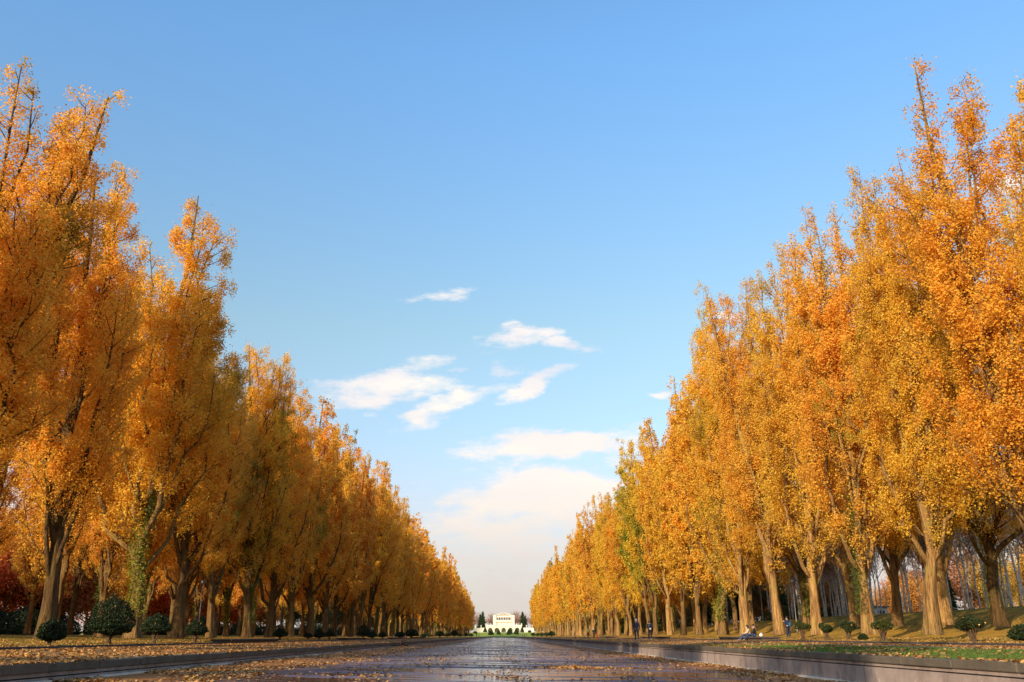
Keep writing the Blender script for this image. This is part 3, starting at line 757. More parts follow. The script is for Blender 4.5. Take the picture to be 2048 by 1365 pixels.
for k, (px, w_, h_, st, lab) in enumerate(SR):
    put_shrub(540 + k, 21.2, sx(px, 21.2), w_, h_, st, lab, 5500 if k != 3 else 3600, .06, False, 3, 8, None, (1.3, .95, .6, 1) if k in (0, 3) else (.9, .8, .6, 1))
put_shrub(560, 22.3, sx(1726, 22.3), .6, .42, .05, 'tiny low round shrub at the foot of a golden trunk on the right', 1500, .06, True, 2)
put_shrub(561, 22.5, sx(2046, 22.5), 1.0, .75, .1, 'dark shrub cut by the right edge of the photo', 3000, .07, True, 2)

# ------------------------------------------------------------------ sitting slabs on the kerbs
def slab(side, y0, y1, lab, h=.36):
    r = empty('sitting_slab', (side * 20.1, (y0 + y1) / 2, 0)); tag(r, lab, 'low bench', 'sitting slabs along the kerbs'); L = (y1 - y0) / 2
    a = MB(); a.box(-.55, .75, -L, L, -.1, h - .11); a.build('base', M['slab'], r)
    b = MB(); b.box(-.66, .86, -L - .1, L + .1, h - .108, h); b.build('top_slab', M['kerb'], r, bevel=.02)
slab(1, 69.5, 83, 'long low sitting slab under the seated couple on the right')
slab(1, 168, 184, 'low dark slab beyond the red post on the right bank')
slab(1, 115, 131, 'low slab behind the two dark coated walkers')
slab(-1, 66, 80, 'nearest long dark slab on the left kerb')
slab(-1, 115, 131, 'second dark slab along the left kerb, before the tall shrub')
slab(-1, 166, 186, 'third slab on the left kerb near the striped posts')
slab(-1, 212, 232, 'fourth slab far down the left kerb')

# ------------------------------------------------------------------ plastic posts, poles, tape
red = plain('red plastic', (.62, .05, .03), .4, .05); white = plain('white paint', (.8, .78, .74), .5, .05)
grey = plain('galvanised steel', (.22, .21, .20), .45, .1, metal=.6); black = plain('black rubber', (.03, .03, .03), .7)
def post(x, y, h, striped, lab):
    r = empty('marker_post', (x, y, float(gz(x, y)))); tag(r, lab, 'marker post', 'red marker posts')
    b = MB(); b.lathe([(.19, 0), (.19, .03), (.10, .07)]); b.build('base', red if not striped else black, r, True)
    c = MB(); c.lathe([(.075, .068), (.07, h * .5), (.065, h - .05), (.045, h)]); c.build('tube', red, r, True)
    if striped:
        for z in (.35, .62):
            q = MB(); q.lathe([(.078, h * z), (.078, h * (z + .16))]); q.build('white_band', white, r, True)
post(12.9, 126, .85, False, 'plain bright red post left of the two walkers, right bank')
post(15.0, 170, .85, True, 'striped red post behind the person in the yellow jacket')
post(14.8, 188, .85, True, 'small red and white post left of the yellow jacket')
post(14.6, 232, .95, False, 'farthest red post on the right bank')
post(-18., 153, .85, True, 'red and white post on the left lawn, nearer one')
post(-18., 171, .80, True, 'orange red low post just right of the striped one, left lawn')
def lamp(x, y, h, lab):
    r = empty('lamp_post', (x, y, float(gz(x, y)))); tag(r, lab, 'lamp post')
    b = MB(); b.lathe([(.10, 0), (.08, .6), (.05, .7), (.04, h)], 10); b.build('pole', grey, r, True)
    c = MB(); c.lathe([(.05, h), (.2, h + .05), (.22, h + .3), (.1, h + .45)], 12); c.build('lamp_head', grey, r, True)
lamp(30.5, 30.5 * 1846 / 592, 5.2, 'thin dark pole rising behind the man by the tree on the right')
lamp(-30, 30 * 1846 / 608, 5.2, 'thin dark pole behind the left shrubs')

# ------------------------------------------------------------------ far pavilion
def pavilion():
    Y = 756.; gzv_ = 3.5
    root = empty('pavilion', (.9, Y, gzv_)); tag(root, 'cream stone pavilion with arcade terrace at the far end of the canal', 'building')
    Ht = 4.75                      # terrace height
    # arcade wall with five arched openings (depth 5)
    n = 14; W2 = 14.9; ow = 1.85; ac = [-11.1, -5.7, -.1, 5.5, 11.1]
    def arcface(mb, y):
        # strips between arch curve and the top of the wall, plus the piers
        xsrt = [-W2]
        for c in ac:
            mb.add([(xsrt[-1], y, 0), (c - ow, y, 0), (c - ow, y, Ht), (xsrt[-1], y, Ht)], [(0, 1, 2, 3)])
            P = [(c - ow * math.cos(math.pi * i / n), y, 1.35 + 2.1 * math.sin(math.pi * i / n)) for i in range(n + 1)]
            for i in range(n):
                a, b = P[i], P[i + 1]; mb.add([a, b, (b[0], y, Ht), (a[0], y, Ht)], [(0, 1, 2, 3)])
            xsrt.append(c + ow)
        mb.add([(xsrt[-1], y, 0), (W2, y, 0), (W2, y, Ht), (xsrt[-1], y, Ht)], [(0, 1, 2, 3)])
    mb = MB(); arcface(mb, 0)
    mb.box(-W2, W2, 5.0, 5.4, 0, Ht); mb.box(-W2, -W2 + .4, .01, 5, 0, Ht); mb.box(W2 - .4, W2, .01, 5, 0, Ht)
    for c in ac:
        P = [(c - ow, 0.0)] + [(c - ow * math.cos(math.pi * i / n), 1.35 + 2.1 * math.sin(math.pi * i / n)) for i in range(n + 1)] + [(c + ow, 0.0)]
        for a, b in zip(P[:-1], P[1:]): mb.add([(a[0], 0, a[1]), (b[0], 0, b[1]), (b[0], 3.2, b[1]), (a[0], 3.2, a[1])], [(0, 1, 2, 3)])
    mb.build('arcade_wall', M['cream'], root)
    mb = MB(); mb.box(-W2 - .2, W2 + .2, -.35, 5.6, Ht + .003, Ht + .22); mb.build('terrace_deck', M['cream2'], root)
    mb = MB()
    for sgn in (-1, 1):
        mb.box(min(sgn * 7.9, sgn * W2), max(sgn * 7.9, sgn * W2), -.2, .1, Ht + .22, Ht + .95)
    mb.build('balustrade', M['cream2'], root)
    for x in (-14.6, -10.6, 10.6, 14.6):
        q = MB(); q.box(x - .35, x + .35, -.3, .4, Ht + .22, Ht + 1.9); q.box(x - .45, x + .45, -.4, .5, Ht + 1.9, Ht + 2.1); q.build('pier', M['cream2'], root)
    # tower block
    T0 = Ht + .22; T1 = T0 + 8.4
    mb = MB()
    for sgn in (-1, 1): mb.box(min(sgn * 6.3, sgn * 8.9), max(sgn * 6.3, sgn * 8.9), 1.6, 10, T0, T1)
    mb.box(-6.3, 6.3, 2.6, 10, T0, T0 + 3.6)
    mb.box(-6.3, 6.3, 2.4, 10, T1 - 1.6, T1 - .2); mb.box(-6.3, 6.3, 6.5, 10, T0 + 3.6, T1 - 1.6)
    mb.build('wall', M['cream'], root)
    q = MB(); q.box(-6.28, 6.28, 1.3, 2.59, T0 + 3.2, T0 + 4.45); q.build('balcony', M['cream2'], root)
    q = MB(); q.box(-6.28, 6.28, 1.9, 2.38, T1 - 1.75, T1 - 1.2); q.build('lintel', M['cream2'], root)
    for i in range(9):
        x = -5.6 + 1.4 * i
        q = MB(); q.box(x - .2, x + .2, 2.2, 2.7, T0 + 4.45, T1 - 1.75); q.build('column', M['cream2'], root)
    for x in (-5.7, -2.2, 2.4, 5.7):
        q = MB(); q.box(x - .3, x + .3, 2.15, 2.6, T0, T0 + 3.2); q.build('pilaster', M['cream'], root)
    gl = plain('dark glass', (.10, .065, .045), .25)
    q = MB(); q.box(-6.2, 6.2, 6.3, 6.48, T0 + 4.45, T1 - 1.7); q.build('window_band', gl, root)
    # curved roof truss
    q = MB(); rr = 18.
    P = []
    for i in range(17):
        x = -6.2 + 12.4 * i / 16; P.append((x, T1 - .15 + 2.0 * (1 - (x / 6.2) ** 2)))
    for a, b in zip(P[:-1], P[1:]):
        q.add([(a[0], 1.8, a[1]), (b[0], 1.8, b[1]), (b[0], 10, b[1]), (a[0], 10, a[1]), (a[0], 1.8, a[1] - .35), (b[0], 1.8, b[1] - .35), (b[0], 10, b[1] - .35), (a[0], 10, a[1] - .35)],
              [(0, 1, 2, 3), (7, 6, 5, 4), (0, 4, 5, 1), (3, 2, 6, 7)])
    for x in np.arange(-4.8, 4.9, 1.2):
        q.box(x - .13, x + .13, 1.85, 2.1, T1 - .2, T1 - .15 + 2.0 * (1 - (x / 6.2) ** 2) - .2)
    q.box(-5.6, 5.6, 1.86, 2.05, T1 + .45, T1 + .65)
    q.build('curved_roof', M['cream2'], root)
    q = MB(); 
    for i in range(16):
        a, b = P[i], P[i + 1]; q.add([(a[0], 2.3, T1 - .2), (b[0], 2.3, T1 - .2), (b[0], 2.3, b[1] - .35), (a[0], 2.3, a[1] - .35)], [(0, 1, 2, 3)])
    q.build('gable_screen', plain('weathered screen', (.30, .24, .14), .7), root)
    # curved side walls with posts
    for sgn, lab in ((-1, 'left'), (1, 'right')):
        r = empty('wing_wall', (.9 + sgn * 15, Y + 2, 3.5)); tag(r, 'low cream retaining wall stepping down %s of the arcade' % lab, 'wall')
        q = MB(); pts = []
        for i in range(9):
            t = i / 8; pts.append((sgn * t * 9.6, -5 * t * t))
        for a, b in zip(pts[:-1], pts[1:]):
            h0 = 3.6 - .05 * abs(a[0]); h1 = 3.6 - .05 * abs(b[0])
            q.add([(a[0], a[1], -.8), (b[0], b[1], -.8), (b[0], b[1], h1), (a[0], a[1], h0), (a[0], a[1] + .5, -.8), (b[0], b[1] + .5, -.8), (b[0], b[1] + .5, h1), (a[0], a[1] + .5, h0)],
                  [(0, 1, 2, 3), (5, 4, 7, 6), (3, 2, 6, 7)])
        q.build('wall_body', M['cream'], r)
        for i in (3, 7):
            p = pts[i]; q = MB(); q.box(p[0] - .25, p[0] + .25, p[1], p[1] + .5, 3.2, 5.6); q.build('post', M['cream2'], r)
pavilion()
cone = Kind('cone_topiary', [])
def cone_mesh(seed):
    rng = np.random.default_rng(seed); n = 3500; f = rng.random(n) ** .6; z = 4 * (1 - f) + .3; a = rng.uniform(0, 6.28, n); r = (1.7 * f ** .85 + .1) * rng.uniform(.8, 1.05, n)
    wd = MB(); wd.tube([(0, 0, -.2), (0, 0, 3.6)], [.12, .03], 6)
    return wd.mesh('trunk', M['stem']), leaf_mesh('foliage', np.stack([np.cos(a) * r, np.sin(a) * r, z], 1), .28, M['shrub_leaf'], rng)
cone.ms = [cone_mesh(s) for s in (1, 2)]; cone.p = [None, None]
for k, (px, Y, s, lab) in enumerate([(977, 700, .80, 'leftmost clipped cone shrub on the far lawn, shorter of a pair'), (981, 702, 1.0, 'taller clipped cone shrub of the left pair on the far lawn'), (995, 705, 1.0, 'clipped cone shrub before the second arch'),
                                (1014.5, 703, .95, 'clipped cone shrub before the fourth arch, front of two'), (1017.5, 712, 1.1, 'clipped cone shrub just behind its twin by the fourth arch'), (1030, 705, 1.15, 'rightmost clipped cone shrub before the fifth arch'),
                                (968, 746, 1.0, 'cone shrub against the left end of the arcade'), (1042, 746, 1.0, 'cone shrub against the right end of the arcade')]):
    x = (px - 1003.) * Y / 1846; cone.put(k, x, Y, s, k, lab, 'topiary', 'cone topiaries before the pavilion')
for k, (px, Y, h) in enumerate([(963, 790, 1.25), (958, 780, 1.1), (1043, 800, 1.25), (1048, 792, 1.0)]):
    x = (px - 1003.) * Y / 1846; conif.put(k, x, Y, h, k, ['dark conifer left of the pavilion, nearer the tower', 'dark conifer left of the pavilion, nearer the poplars', 'dark conifer right of the pavilion, nearer the tower', 'dark conifer right of the pavilion, nearer the poplars'][k], 'tree', 'conifers flanking the pavilion', z=float(gz(x, Y)))
for k in range(26):
    x = -95 + k * 7.6 + rb.uniform(-2, 2); Y = 815 + rb.uniform(0, 30)
    bare_t.put(k, x, Y, rb.uniform(1.05, 1.3), k, 'pinkish leafless tree behind the pavilion on the horizon', 'tree', 'leafless trees behind the pavilion', (.55, .30, .22, .4), z=3.2)
for k in range(10):
    sgn = -1 if k % 2 else 1; x = sgn * (27 + (k // 2) * 8); Y = 772 + (k % 3) * 6
    maple.put(k, x, Y, rb.uniform(.55, .7), k, 'small golden green tree beside the wing walls of the pavilion', 'tree', 'small trees by the pavilion', (.40, .24, .03, .4), z=3.0)
for k in range(16):
    sgn = -1 if k % 2 else 1; x = sgn * (66 + (k // 2) * 9); Y = 700 + (k % 3) * 14
    maple.put(k, x, Y, 1.6, k, 'brown autumn tree closing the view beyond the end of the poplar rows', 'tree', 'trees beyond the poplar rows', (.30, .16, .05, .4), z=1.0)

# white hut and dark shelter beyond the birches
r = empty('white_hut', (61, 61 * 1846 / 752, 2.6)); tag(r, 'small white hut glimpsed beyond the birches behind a golden trunk', 'hut')
q = MB(); q.box(-1.6, 1.6, -1.5, 1.5, 0, 2.1); q.build('wall', white, r); q = MB(); q.box(-1.9, 1.9, -1.8, 1.8, 2.102, 2.35); q.build('roof', grey, r)
q = MB(); q.box(.3, 1.1, -1.56, -1.503, .9, 1.6); q.build('window', black, r)
r = empty('park_shelter', (70, 70 * 1846 / 617, 1.9)); tag(r, 'long low dark roofed shelter glimpsed between trunks beyond the birches', 'shelter')
q = MB(); q.box(-6, 6, -2, 2, 0, 2.2); q.build('wall', black, r); q = MB(); q.box(-6.8, 6.8, -2.8, 2.8, 2.202, 2.6); q.build('roof', grey, r)

# branches lying at the foot of the left canal wall
r = MB(); rng = np.random.default_rng(3)
for i in range(9):
    a = rng.uniform(-.5, .5); p = np.array([rng.uniform(-.4, .4), rng.uniform(-2.5, 2.5), .05 + .05 * i]); d = np.array([math.sin(a), math.cos(a), .05]) * rng.uniform(.6, 1.6)
    r.tube([p - d, p + rng.normal(size=3) * .05, p + d], [.05, .04, .015], 6)
o = r.build('fallen_branches', M['stem'], smooth=True); o.location = (-8.5, 79, fz(-8.5)); tag(o, 'heap of dead branches lying at the foot of the left canal wall', 'branches')

# ------------------------------------------------------------------ people
def skin(name, V, E, Rr, m, parent=None, root=0, sub=1):
    me = bpy.data.meshes.new(name); me.from_pydata(V, E, []); me.materials.append(m)
    o = link(name, me, parent); md = o.modifiers.new('skin', 'SKIN'); md.use_smooth_shade = True
    if not me.skin_vertices: pass
    for i, rr in enumerate(Rr):
        sv = me.skin_vertices[0].data[i]; sv.radius = (rr, rr) if not isinstance(rr, tuple) else rr; sv.use_root = (i == root)
    s_ = o.modifiers.new('sub', 'SUBSURF'); s_.levels = sub; s_.render_levels = sub
    return o
def person(loc, rz, J, lab, skin_c, top_c, leg_c, hair_c, shoe_c, cap=None, long_hair=False, mask=False, coat=False, bag=None, scale=1.0, fingers=True, back=None):
    """J: joints (m) with the person facing +y: pelvis, chest, neck, head, and per side shoulder, elbow, wrist, hip, knee, ankle, toe"""
    root = empty('person', loc, rz); root.scale = (scale,) * 3; tag(root, lab, 'person')
    sk = plain('skin tone', skin_c, .5, .05); tm = plain('top cloth', top_c, .85, .12, 20); lm = plain('trouser cloth', leg_c, .85, .12, 20)
    hm = plain('hair', hair_c, .5, .2, 40); sm = plain('shoe', shoe_c, .5, .1)
    V = []; E = []; Rr = []; ID = {}
    def add(k, p, r, par=None):
        ID[k] = len(V); V.append(tuple(p)); Rr.append(r)
        if par is not None: E.append((ID[par], ID[k]))
    add('pelvis', J['pelvis'], .125); add('waist', [(a + b) / 2 for a, b in zip(J['pelvis'], J['chest'])], .11, 'pelvis'); add('chest', J['chest'], .135, 'waist')
    add('neck', J['neck'], .055, 'chest'); h = Vector(J['head']); nk = Vector(J['neck']); up = (h - nk).normalized()
    add('jaw', h - up * .06, .075, 'neck'); add('skull', h + up * .03, .098, 'jaw'); add('crown', h + up * .10, .06, 'skull')
    for s in 'lr':
        add('sh' + s, J['sh' + s], .062, 'chest'); add('el' + s, J['el' + s], .042, 'sh' + s); add('wr' + s, J['wr' + s], .028, 'el' + s)
        d = (Vector(J['wr' + s]) - Vector(J['el' + s])).normalized(); wv_ = Vector(J['wr' + s])
        add('palm' + s, wv_ + d * .07, .03, 'wr' + s)
        sdv = d.cross(Vector((1, 0, 0)) if abs(d.x) < .8 else Vector((0, 1, 0))).normalized()
        crl = d.cross(sdv)
        if fingers:
            for i, (o_, ln) in enumerate(((-.030, .075), (-.010, .088), (.010, .083), (.030, .064))):
                a1 = wv_ + d * (.09 + ln * .5) + sdv * o_ + crl * .008; a2 = wv_ + d * (.085 + ln) + sdv * o_ * 1.1 + crl * .03
                add('f%d%s' % (i, s), a1, .009, 'palm' + s); add('g%d%s' % (i, s), a2, .008, 'f%d%s' % (i, s))
            add('t' + s, wv_ + d * .06 + sdv * -.05, .011, 'palm' + s); add('u' + s, wv_ + d * .095 + sdv * -.065, .009, 't' + s)
        add('hip' + s, J['hip' + s], .09, 'pelvis'); add('kn' + s, J['kn' + s], .058, 'hip' + s); add('an' + s, J['an' + s], .038, 'kn' + s)
        add('toe' + s, J['toe' + s], .032, 'an' + s)
    skin('body', V, E, Rr, sk, root)
    # jacket
    V = []; E = []; Rr = []; ID = {}
    pv = Vector(J['pelvis']); ch = Vector(J['chest'])
    add('chest', J['chest'], (.165, .145)); add('waist', (pv + ch) / 2, .148, 'chest'); add('hem', pv + (pv - ch) * (.12 if not coat else -.05), .158, 'waist')
    add('collar', nk + (nk - h) * .15, .085, 'chest')
    for s in 'lr':
        add('sh' + s, J['sh' + s], .082, 'chest'); add('el' + s, J['el' + s], .062, 'sh' + s); add('wr' + s, J['wr' + s], .048, 'el' + s)
    if coat:
        k_ = (Vector(J['knl']) + Vector(J['knr'])) / 2; add('skirt', pv + (k_ - pv) * .55, .17, 'hem')
    skin('jacket', V, E, Rr, tm, root)
    V = []; E = []; Rr = []; ID = {}
    add('pelvis', J['pelvis'], .14)
    for s in 'lr':
        add('hip' + s, J['hip' + s], .105, 'pelvis'); add('kn' + s, J['kn' + s], .078, 'hip' + s); add('an' + s, J['an' + s], .062, 'kn' + s)
    skin('trousers', V, E, Rr, lm, root)
    for s in 'lr':
        a = Vector(J['an' + s]); t = Vector(J['toe' + s]); V = [a - Vector((0, 0, .0)), (a + t) / 2 - Vector((0, 0, .02)), t]
        skin('shoe', [tuple(v) for v in V], [(0, 1), (1, 2)], [.052, .05, .04], sm, root)
    # hair: shell over the back and top of the head; face looks along J['face']
    fc = Vector(J.get('face', (0, 1, 0))).normalized()
    q = MB(); c = h + up * .045 - fc * .022; q.ellip(c, (.112, .112, .115), 14, 10)
    if long_hair:
        c2 = h - fc * .055 - up * .06; q.ellip(c2, (.105, .085, .19), 14, 10)
    q.build('hair', hm, root, True)
    q = MB(); q.ellip(h + fc * .095 - up * .012, (.016, .016, .026), 8, 6)
    sd = fc.cross(up).normalized()
    for s in (-1, 1): q.ellip(h + sd * s * .098 - up * .005, (.015, .022, .034), 8, 6)
    q.build('nose_and_ears', sk, root, True)
    q = MB()
    for s in (-1, 1): q.ellip(h + fc * .086 + sd * s * .034 + up * .022, (.014, .014, .010), 8, 6)
    q.build('eyes', black, root, True)
    if mask:
        q = MB(); q.ellip(h + fc * .058 - up * .04, (.066, .066, .058), 12, 8); q.build('face_mask', white, root, True)
    else:
        q = MB(); q.ellip(h + fc * .088 - up * .048, (.024, .016, .008), 8, 6); q.build('mouth', plain('lips', (.35, .12, .09), .5), root, True)
    if cap:
        q = MB(); q.ellip(h + up * .07, (.122, .122, .10), 14, 8); q.ellip(h + fc * .11 + up * .05, (.08, .09, .014), 12, 6); q.build('cap', plain('cap cloth', cap, .8), root, True)
    if back:
        q = MB(); m_ = (pv + ch) / 2 - fc * .2; q.ellip(m_, (.15, .1, .2), 12, 8); q.build('backpack', plain('backpack cloth', back, .8), root, True)
    return root
def walk(step=.22, arms='swing'):
    J = dict(pelvis=(0, 0, .93), chest=(0, .02, 1.27), neck=(0, .03, 1.46), head=(0, .05, 1.59),
             shl=(-.18, .02, 1.39), shr=(.18, .02, 1.39), hipl=(-.095, 0, .87), hipr=(.095, 0, .87),
             knl=(-.10, step * .6, .48), knr=(.10, -step * .15, .47), anl=(-.10, step, .085), anr=(.10, -step * 1.1, .12),
             toel=(-.11, step + .16, .045), toer=(.11, -step * 1.1 + .15, .05))
    if arms == 'swing': J.update(ell=(-.25, -.08, 1.13), elr=(.25, .08, 1.13), wrl=(-.25, -.05, .90), wrr=(.25, .22, .93))
    elif arms == 'pocket': J.update(ell=(-.29, -.06, 1.15), elr=(.29, -.06, 1.15), wrl=(-.19, .08, .98), wrr=(.19, .08, .98))
    elif arms == 'back': J.update(ell=(-.27, -.10, 1.14), elr=(.27, -.10, 1.14), wrl=(-.06, -.20, 1.0), wrr=(.05, -.21, 1.0))
    elif arms == 'phone': J.update(ell=(-.25, .05, 1.16), elr=(.24, .02, 1.14), wrl=(-.14, .24, 1.30), wrr=(.20, .12, .95))
    return J
def sit(fwd=.42):
    return dict(pelvis=(0, 0, .13), chest=(0, .04, .47), neck=(0, .06, .65), head=(0, .09, .79), shl=(-.18, .05, .58), shr=(.18, .05, .58),
                ell=(-.24, .14, .34), elr=(.24, .14, .34), wrl=(-.11, .34, .28), wrr=(.11, .34, .28), hipl=(-.095, .05, .11), hipr=(.095, .05, .11),
                knl=(-.12, .46, .20), knr=(.12, .46, .17), anl=(-.10, .74, -.24), anr=(.12, .80, -.22), toel=(-.10, .90, -.27), toer=(.13, .96, -.25))
SK = (.55, .34, .24)
g_ = lambda x, y: (x, y, float(gz(x, y)))
J = walk(.2, 'swing'); person(g_(11.5, 79), .02, J, 'walker in a navy jacket, grey trousers and pale cap, seen from behind', SK, (.018, .022, .05), (.05, .045, .05), (.5, .47, .42), (.6, .58, .55), cap=(.72, .70, .64), scale=1.04)
J = walk(.17, 'back'); person(g_(13.6, 85), -.03, J, 'walker in a long dark coat holding something white behind the back', SK, (.014, .017, .035), (.02, .02, .03), (.02, .018, .02), (.6, .58, .52), coat=True, scale=.98)
q = MB(); q.ellip((0, 0, 0), (.10, .06, .09)); o = q.build('white_pouch', white, smooth=True); o.location = (13.6, 84.72, 1.0 + float(gz(13.6, 85))); tag(o, 'small white pouch held behind the back of the long coated walker', 'pouch')
J = sit(); J['face'] = (.5, .9, 0); person((20.05, 75.0, .36), R(90), J, 'seated woman with long dark hair, beige top, white mask and jeans', SK, (.52, .38, .22), (.03, .05, .11), (.02, .012, .01), (.03, .03, .03), long_hair=True, mask=True)
J = sit(); J['face'] = (-.9, .5, 0); J['anl'] = (-.1, .86, -.20); J['toel'] = (-.1, 1.02, -.25); person((20.1, 73.3, .36), R(80), J, 'seated man in black sweater and blue jeans beside the masked woman', SK, (.015, .013, .013), (.02, .035, .09), (.015, .012, .01), (.02, .02, .02), scale=1.04)
r = empty('shoulder_bag', (20.45, 72.85, .36)); tag(r, 'white cloth bag standing on the slab behind the seated man', 'bag')
q = MB(); q.ellip((0, 0, .13), (.15, .20, .14)); q.build('pouch', white, r, True)
q = MB(); q.tube([(0, -.12, .22), (0, -.05, .31), (0, .06, .30), (0, .12, .21)], .010, 6); q.build('strap', white, r, True)
J = walk(.05, 'phone'); J['face'] = (-.4, .9, 0); person(g_(23.5, 75.6), R(35), J, 'man in navy clothes with a bright blue collar standing by a split trunk', SK, (.012, .025, .075), (.012, .018, .05), (.02, .015, .01), (.03, .03, .03), back=(.015, .09, .17))
J = walk(.12, 'swing'); person(g_(15.4, 166), .0, J, 'distant person in a pale yellow jacket and maroon trousers', SK, (.62, .55, .14), (.16, .02, .03), (.4, .37, .25), (.2, .05, .05), cap=(.65, .6, .3))
J = walk(.2, 'pocket'); person(g_(17.0, 172), .0, J, 'distant person in black with a pale cap, right of the yellow jacket', SK, (.012, .018, .015), (.012, .012, .012), (.3, .3, .3), (.05, .05, .05), cap=(.5, .5, .48))
for k, (x, y, c, lab) in enumerate([(13.2, 600, (.02, .02, .025), 'leftmost of three tiny dark figures at the far right end of the bank'), (14.4, 606, (.02, .015, .02), 'middle of three tiny dark figures at the far right end of the bank'),
                               (15.6, 600, (.025, .03, .03), 'rightmost of three tiny dark figures at the far right end of the bank'), (-12.8, 455, (.012, .02, .014), 'lone tiny dark figure near the left coping far down the canal'),
                               (-15, 585, (.06, .03, .02), 'tiny brown figure far down the left bank')]):
    person(g_(x, y), k, walk(.12, 'swing'), lab, SK, c, (.03, .03, .04), (.02, .02, .02), (.5, .5, .5), fingers=False, scale=1.05)
# survey tapes round two trunks
tape = plain('red tape', (.55, .06, .05), .5); pt = plain('pink tape', (.75, .45, .38), .5)
def band(x, y, z, r_, m, lab):
    q = MB(); n = 24; v = [];
    for zz in (z, z + .09):
        for i in range(n): v.append((x + r_ * math.cos(i * 2 * math.pi / n), y + r_ * math.sin(i * 2 * math.pi / n), zz))
    q.add(v, [(i, (i + 1) % n, n + (i + 1) % n, n + i) for i in range(n)]); tag(q.build('tree_tape', m), lab, 'tape')

# bird far off in the sky
q = MB(); q.ellip((0, 0, 0), (.09, .3, .09)); q.add([(0, .1, .02), (.5, .0, .16), (1.0, -.15, .05), (.45, -.15, .12)], [(0, 1, 3), (1, 2, 3)]); q.add([(0, .1, .02), (-.5, .0, .16), (-1.0, -.15, .05), (-.45, -.15, .12)], [(0, 3, 1), (1, 3, 2)])
q.add([(0, -.25, 0), (.12, -.5, 0), (-.12, -.5, 0)], [(0, 1, 2)])
o = q.build('bird', black, smooth=True); dv = camo.matrix_world.to_3x3() @ Vector(((437 - 1024) / F, (682.5 - 440) / F, -1)); o.location = Vector((0, 0, CAMZ)) + dv * 380; tag(o, 'tiny dark bird flying high over the left poplars', 'bird')

# ------------------------------------------------------------------ fallen leaves and grass
rng = np.random.default_rng(77)
def litter(n, y0, y1, xf, name, zf, size, z_off=.02, flat=2.6):
    y = y0 * (y1 / y0) ** rng.random(n * 2); x = xf(n * 2, y)
    pt_ = np.sin(x * 1.7 + 1.9 * np.sin(y * .31)) + np.sin(y * .83 + 1.4 * np.sin(x * .9)) + .8 * np.sin(x * 3.1 + y * 1.7) + rng.normal(size=n * 2) * .8
    o_ = np.argsort(-pt_)[:n]; x = x[o_]; y = y[o_]; z = zf(x, y) + z_off + rng.random(n) * .02
    me = leaf_mesh(name, np.stack([x, y, z], 1), size, M['litter'], rng, flat=flat, fold=.5); return me
def fx(n, y):
    u = rng.random(n)
    c = rng.uniform(-9, 9, n)
    l = -9.1 + np.abs(rng.normal(size=n)) * 1.6; r_ = 9.0 - np.abs(rng.normal(size=n)) * (.55 + 1.0 * (y > 45))
    x = np.where(u < .24, c, np.where(u < .76, l, r_))
    return np.clip(x, -9.1, 9.0)
def clump(P, k, sc):  # leaves drift together
    return P
me = litter(36000, 19, 190, fx, 'canal_leaves', lambda x, y: fz(x), np.full(36000, .10))
co = np.empty(len(me.vertices) * 3, np.float32); me.vertices.foreach_get('co', co); co = co.reshape(-1, 4, 3)
ctr = co.mean(1); ph = np.sin(ctr[:, 0] * 1.9 + 2 * np.sin(ctr[:, 1] * .7)) + np.sin(ctr[:, 1] * 1.3 + 1.7 * np.sin(ctr[:, 0] * .8))
mv = np.stack([np.cos(ctr[:, 0] * 1.9 + 1) * .28, np.cos(ctr[:, 1] * 1.3 + 2) * .35, 0 * ph], 1); mv[:, 2] = -.0196 * mv[:, 0]
co += mv[:, None, :]; me.vertices.foreach_set('co', co.ravel())
o = link('leaves_on_canal_floor', me); tag(o, 'yellow and brown leaves strewn over the wet canal floor', 'fallen leaves', kind='stuff')
o.color = (1, 1, 1, 1)
# one drift of leaves in mid canal, right of centre
for nm, (cx, cy, rx, ry, n, lab) in {'leaf_pile': (2.5, 32.5, 1.3, 1.5, 1300, 'oval drift of orange leaves lying alone on the wet floor right of centre')}.items():
    a = rng.uniform(0, 6.28, n); r_ = np.abs(rng.normal(size=n)) * .55; x = cx + rx * r_ * np.cos(a); y = cy + ry * r_ * np.sin(a)
    me = leaf_mesh(nm, np.stack([x, y, fz(x) + .02 + .07 * np.clip(1 - r_, 0, 1) * rng.random(n)], 1), .10, M['litter'], rng, flat=1.2, fold=.5)
    o = link(nm, me); tag(o, lab, 'leaf pile', kind='stuff')
def bxf(s):
    def f(n, y):
        x = np.where(rng.random(n) < .12, 9.2 + rng.random(n) ** 2 * .8, rng.uniform(9.3, 20.0, n))
        if s > 0:
            x = np.where((rng.random(n) < .6) & (x < 15.2), rng.uniform(15.4, 20.0, n), x)
        return s * x
    return f
for s, n, nm in ((-1, 42000, 'left'), (1, 30000, 'right')):
    me = litter(n, 15, 170, bxf(s), 'bank_leaves', gz, np.full(n, .10), .02, 1.6)
    o = link('leaves_on_bank', me); tag(o, 'fallen leaves strewn over the %s bank between coping and kerb' % nm, 'fallen leaves', kind='stuff')
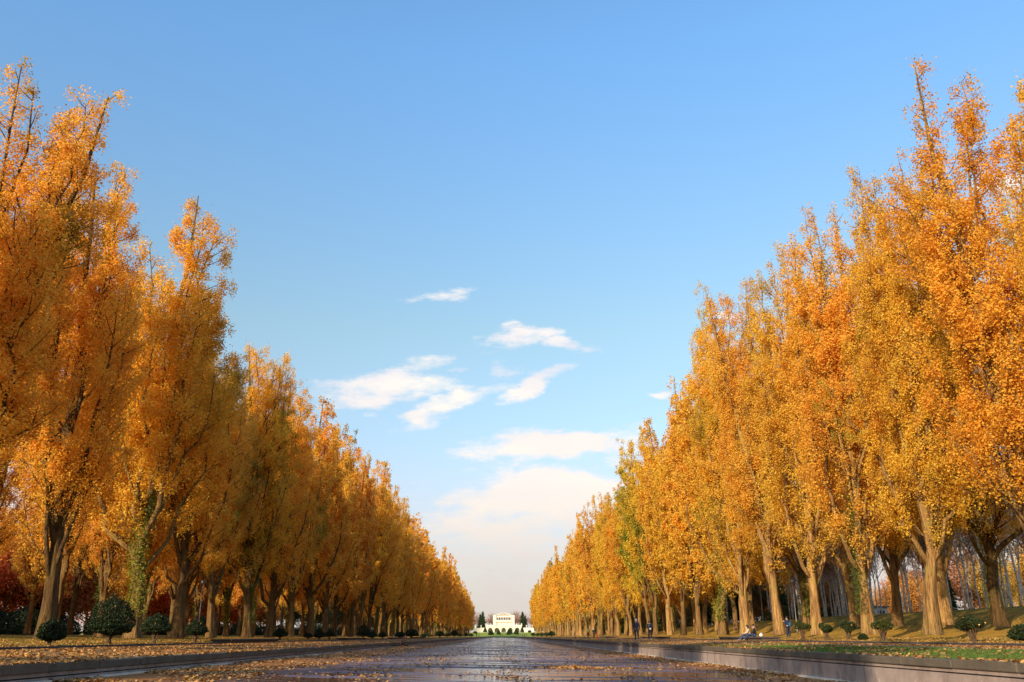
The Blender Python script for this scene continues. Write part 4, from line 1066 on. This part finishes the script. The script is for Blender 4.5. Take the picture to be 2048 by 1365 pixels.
for s, n, nm in ((-1, 26000, 'left'), (1, 26000, 'right')):
    me = litter(n, 34, 170, lambda n_, y: s * (20.3 + np.abs(rng.normal(size=n_)) * 7), 'lawn_leaves', gz, np.full(n, .11), .02, 1.6)
    o = link('leaves_on_lawn', me); o.color = (1.05, 1.15, 1, 1); tag(o, 'fallen golden leaves strewn over the %s lawn under the poplars' % nm, 'fallen leaves', kind='stuff')
# grass tufts
n = 60000; y = 17 * (80 / 17.) ** rng.random(n); x = rng.uniform(9.5, 13.4, n)
pat = np.sin(x * 2.3 + y * .35) + np.sin(y * .9 + x) + rng.normal(size=n) * .7; kp = pat > -.3 + np.clip((y - 34) / 8, 0, 4); x = x[kp]; y = y[kp]; n = len(x)
def blades(x, y, h, name, lab):
    n = len(x); b = np.stack([x, y, gz(x, y)], 1); a = rng.uniform(0, 3.14, n); wd = np.stack([np.cos(a), np.sin(a), 0 * a], 1) * .012
    tip = b + np.stack([rng.normal(size=n) * .03, rng.normal(size=n) * .03, rng.uniform(.5, 1, n) * h], 1)
    V_ = np.stack([b - wd, b + wd, tip], 1).reshape(-1, 3)
    me = bpy.data.meshes.new(name); me.vertices.add(3 * n); me.vertices.foreach_set('co', V_.astype(np.float32).ravel())
    me.loops.add(3 * n); me.loops.foreach_set('vertex_index', np.arange(3 * n, dtype=np.int32)); me.polygons.add(n)
    me.polygons.foreach_set('loop_start', np.arange(0, 3 * n, 3, dtype=np.int32)); me.polygons.foreach_set('loop_total', np.full(n, 3, dtype=np.int32))
    at = me.attributes.new('rnd', 'FLOAT', 'POINT'); at.data.foreach_set('value', np.repeat(rng.random(n), 3).astype(np.float32))
    me.materials.append(M['grass']); me.update(); me.validate(); o = link(name, me); tag(o, lab, 'grass', kind='stuff'); return o
blades(x, y, .07, 'grass', 'short green grass along the right coping')
n = 50000; y = 34 * (120 / 34.) ** rng.random(n); x = np.where(rng.random(n) < .5, 1, -1) * rng.uniform(20.3, 40, n)
blades(x, y, .09, 'grass', 'short lawn grass under the poplars on both sides')

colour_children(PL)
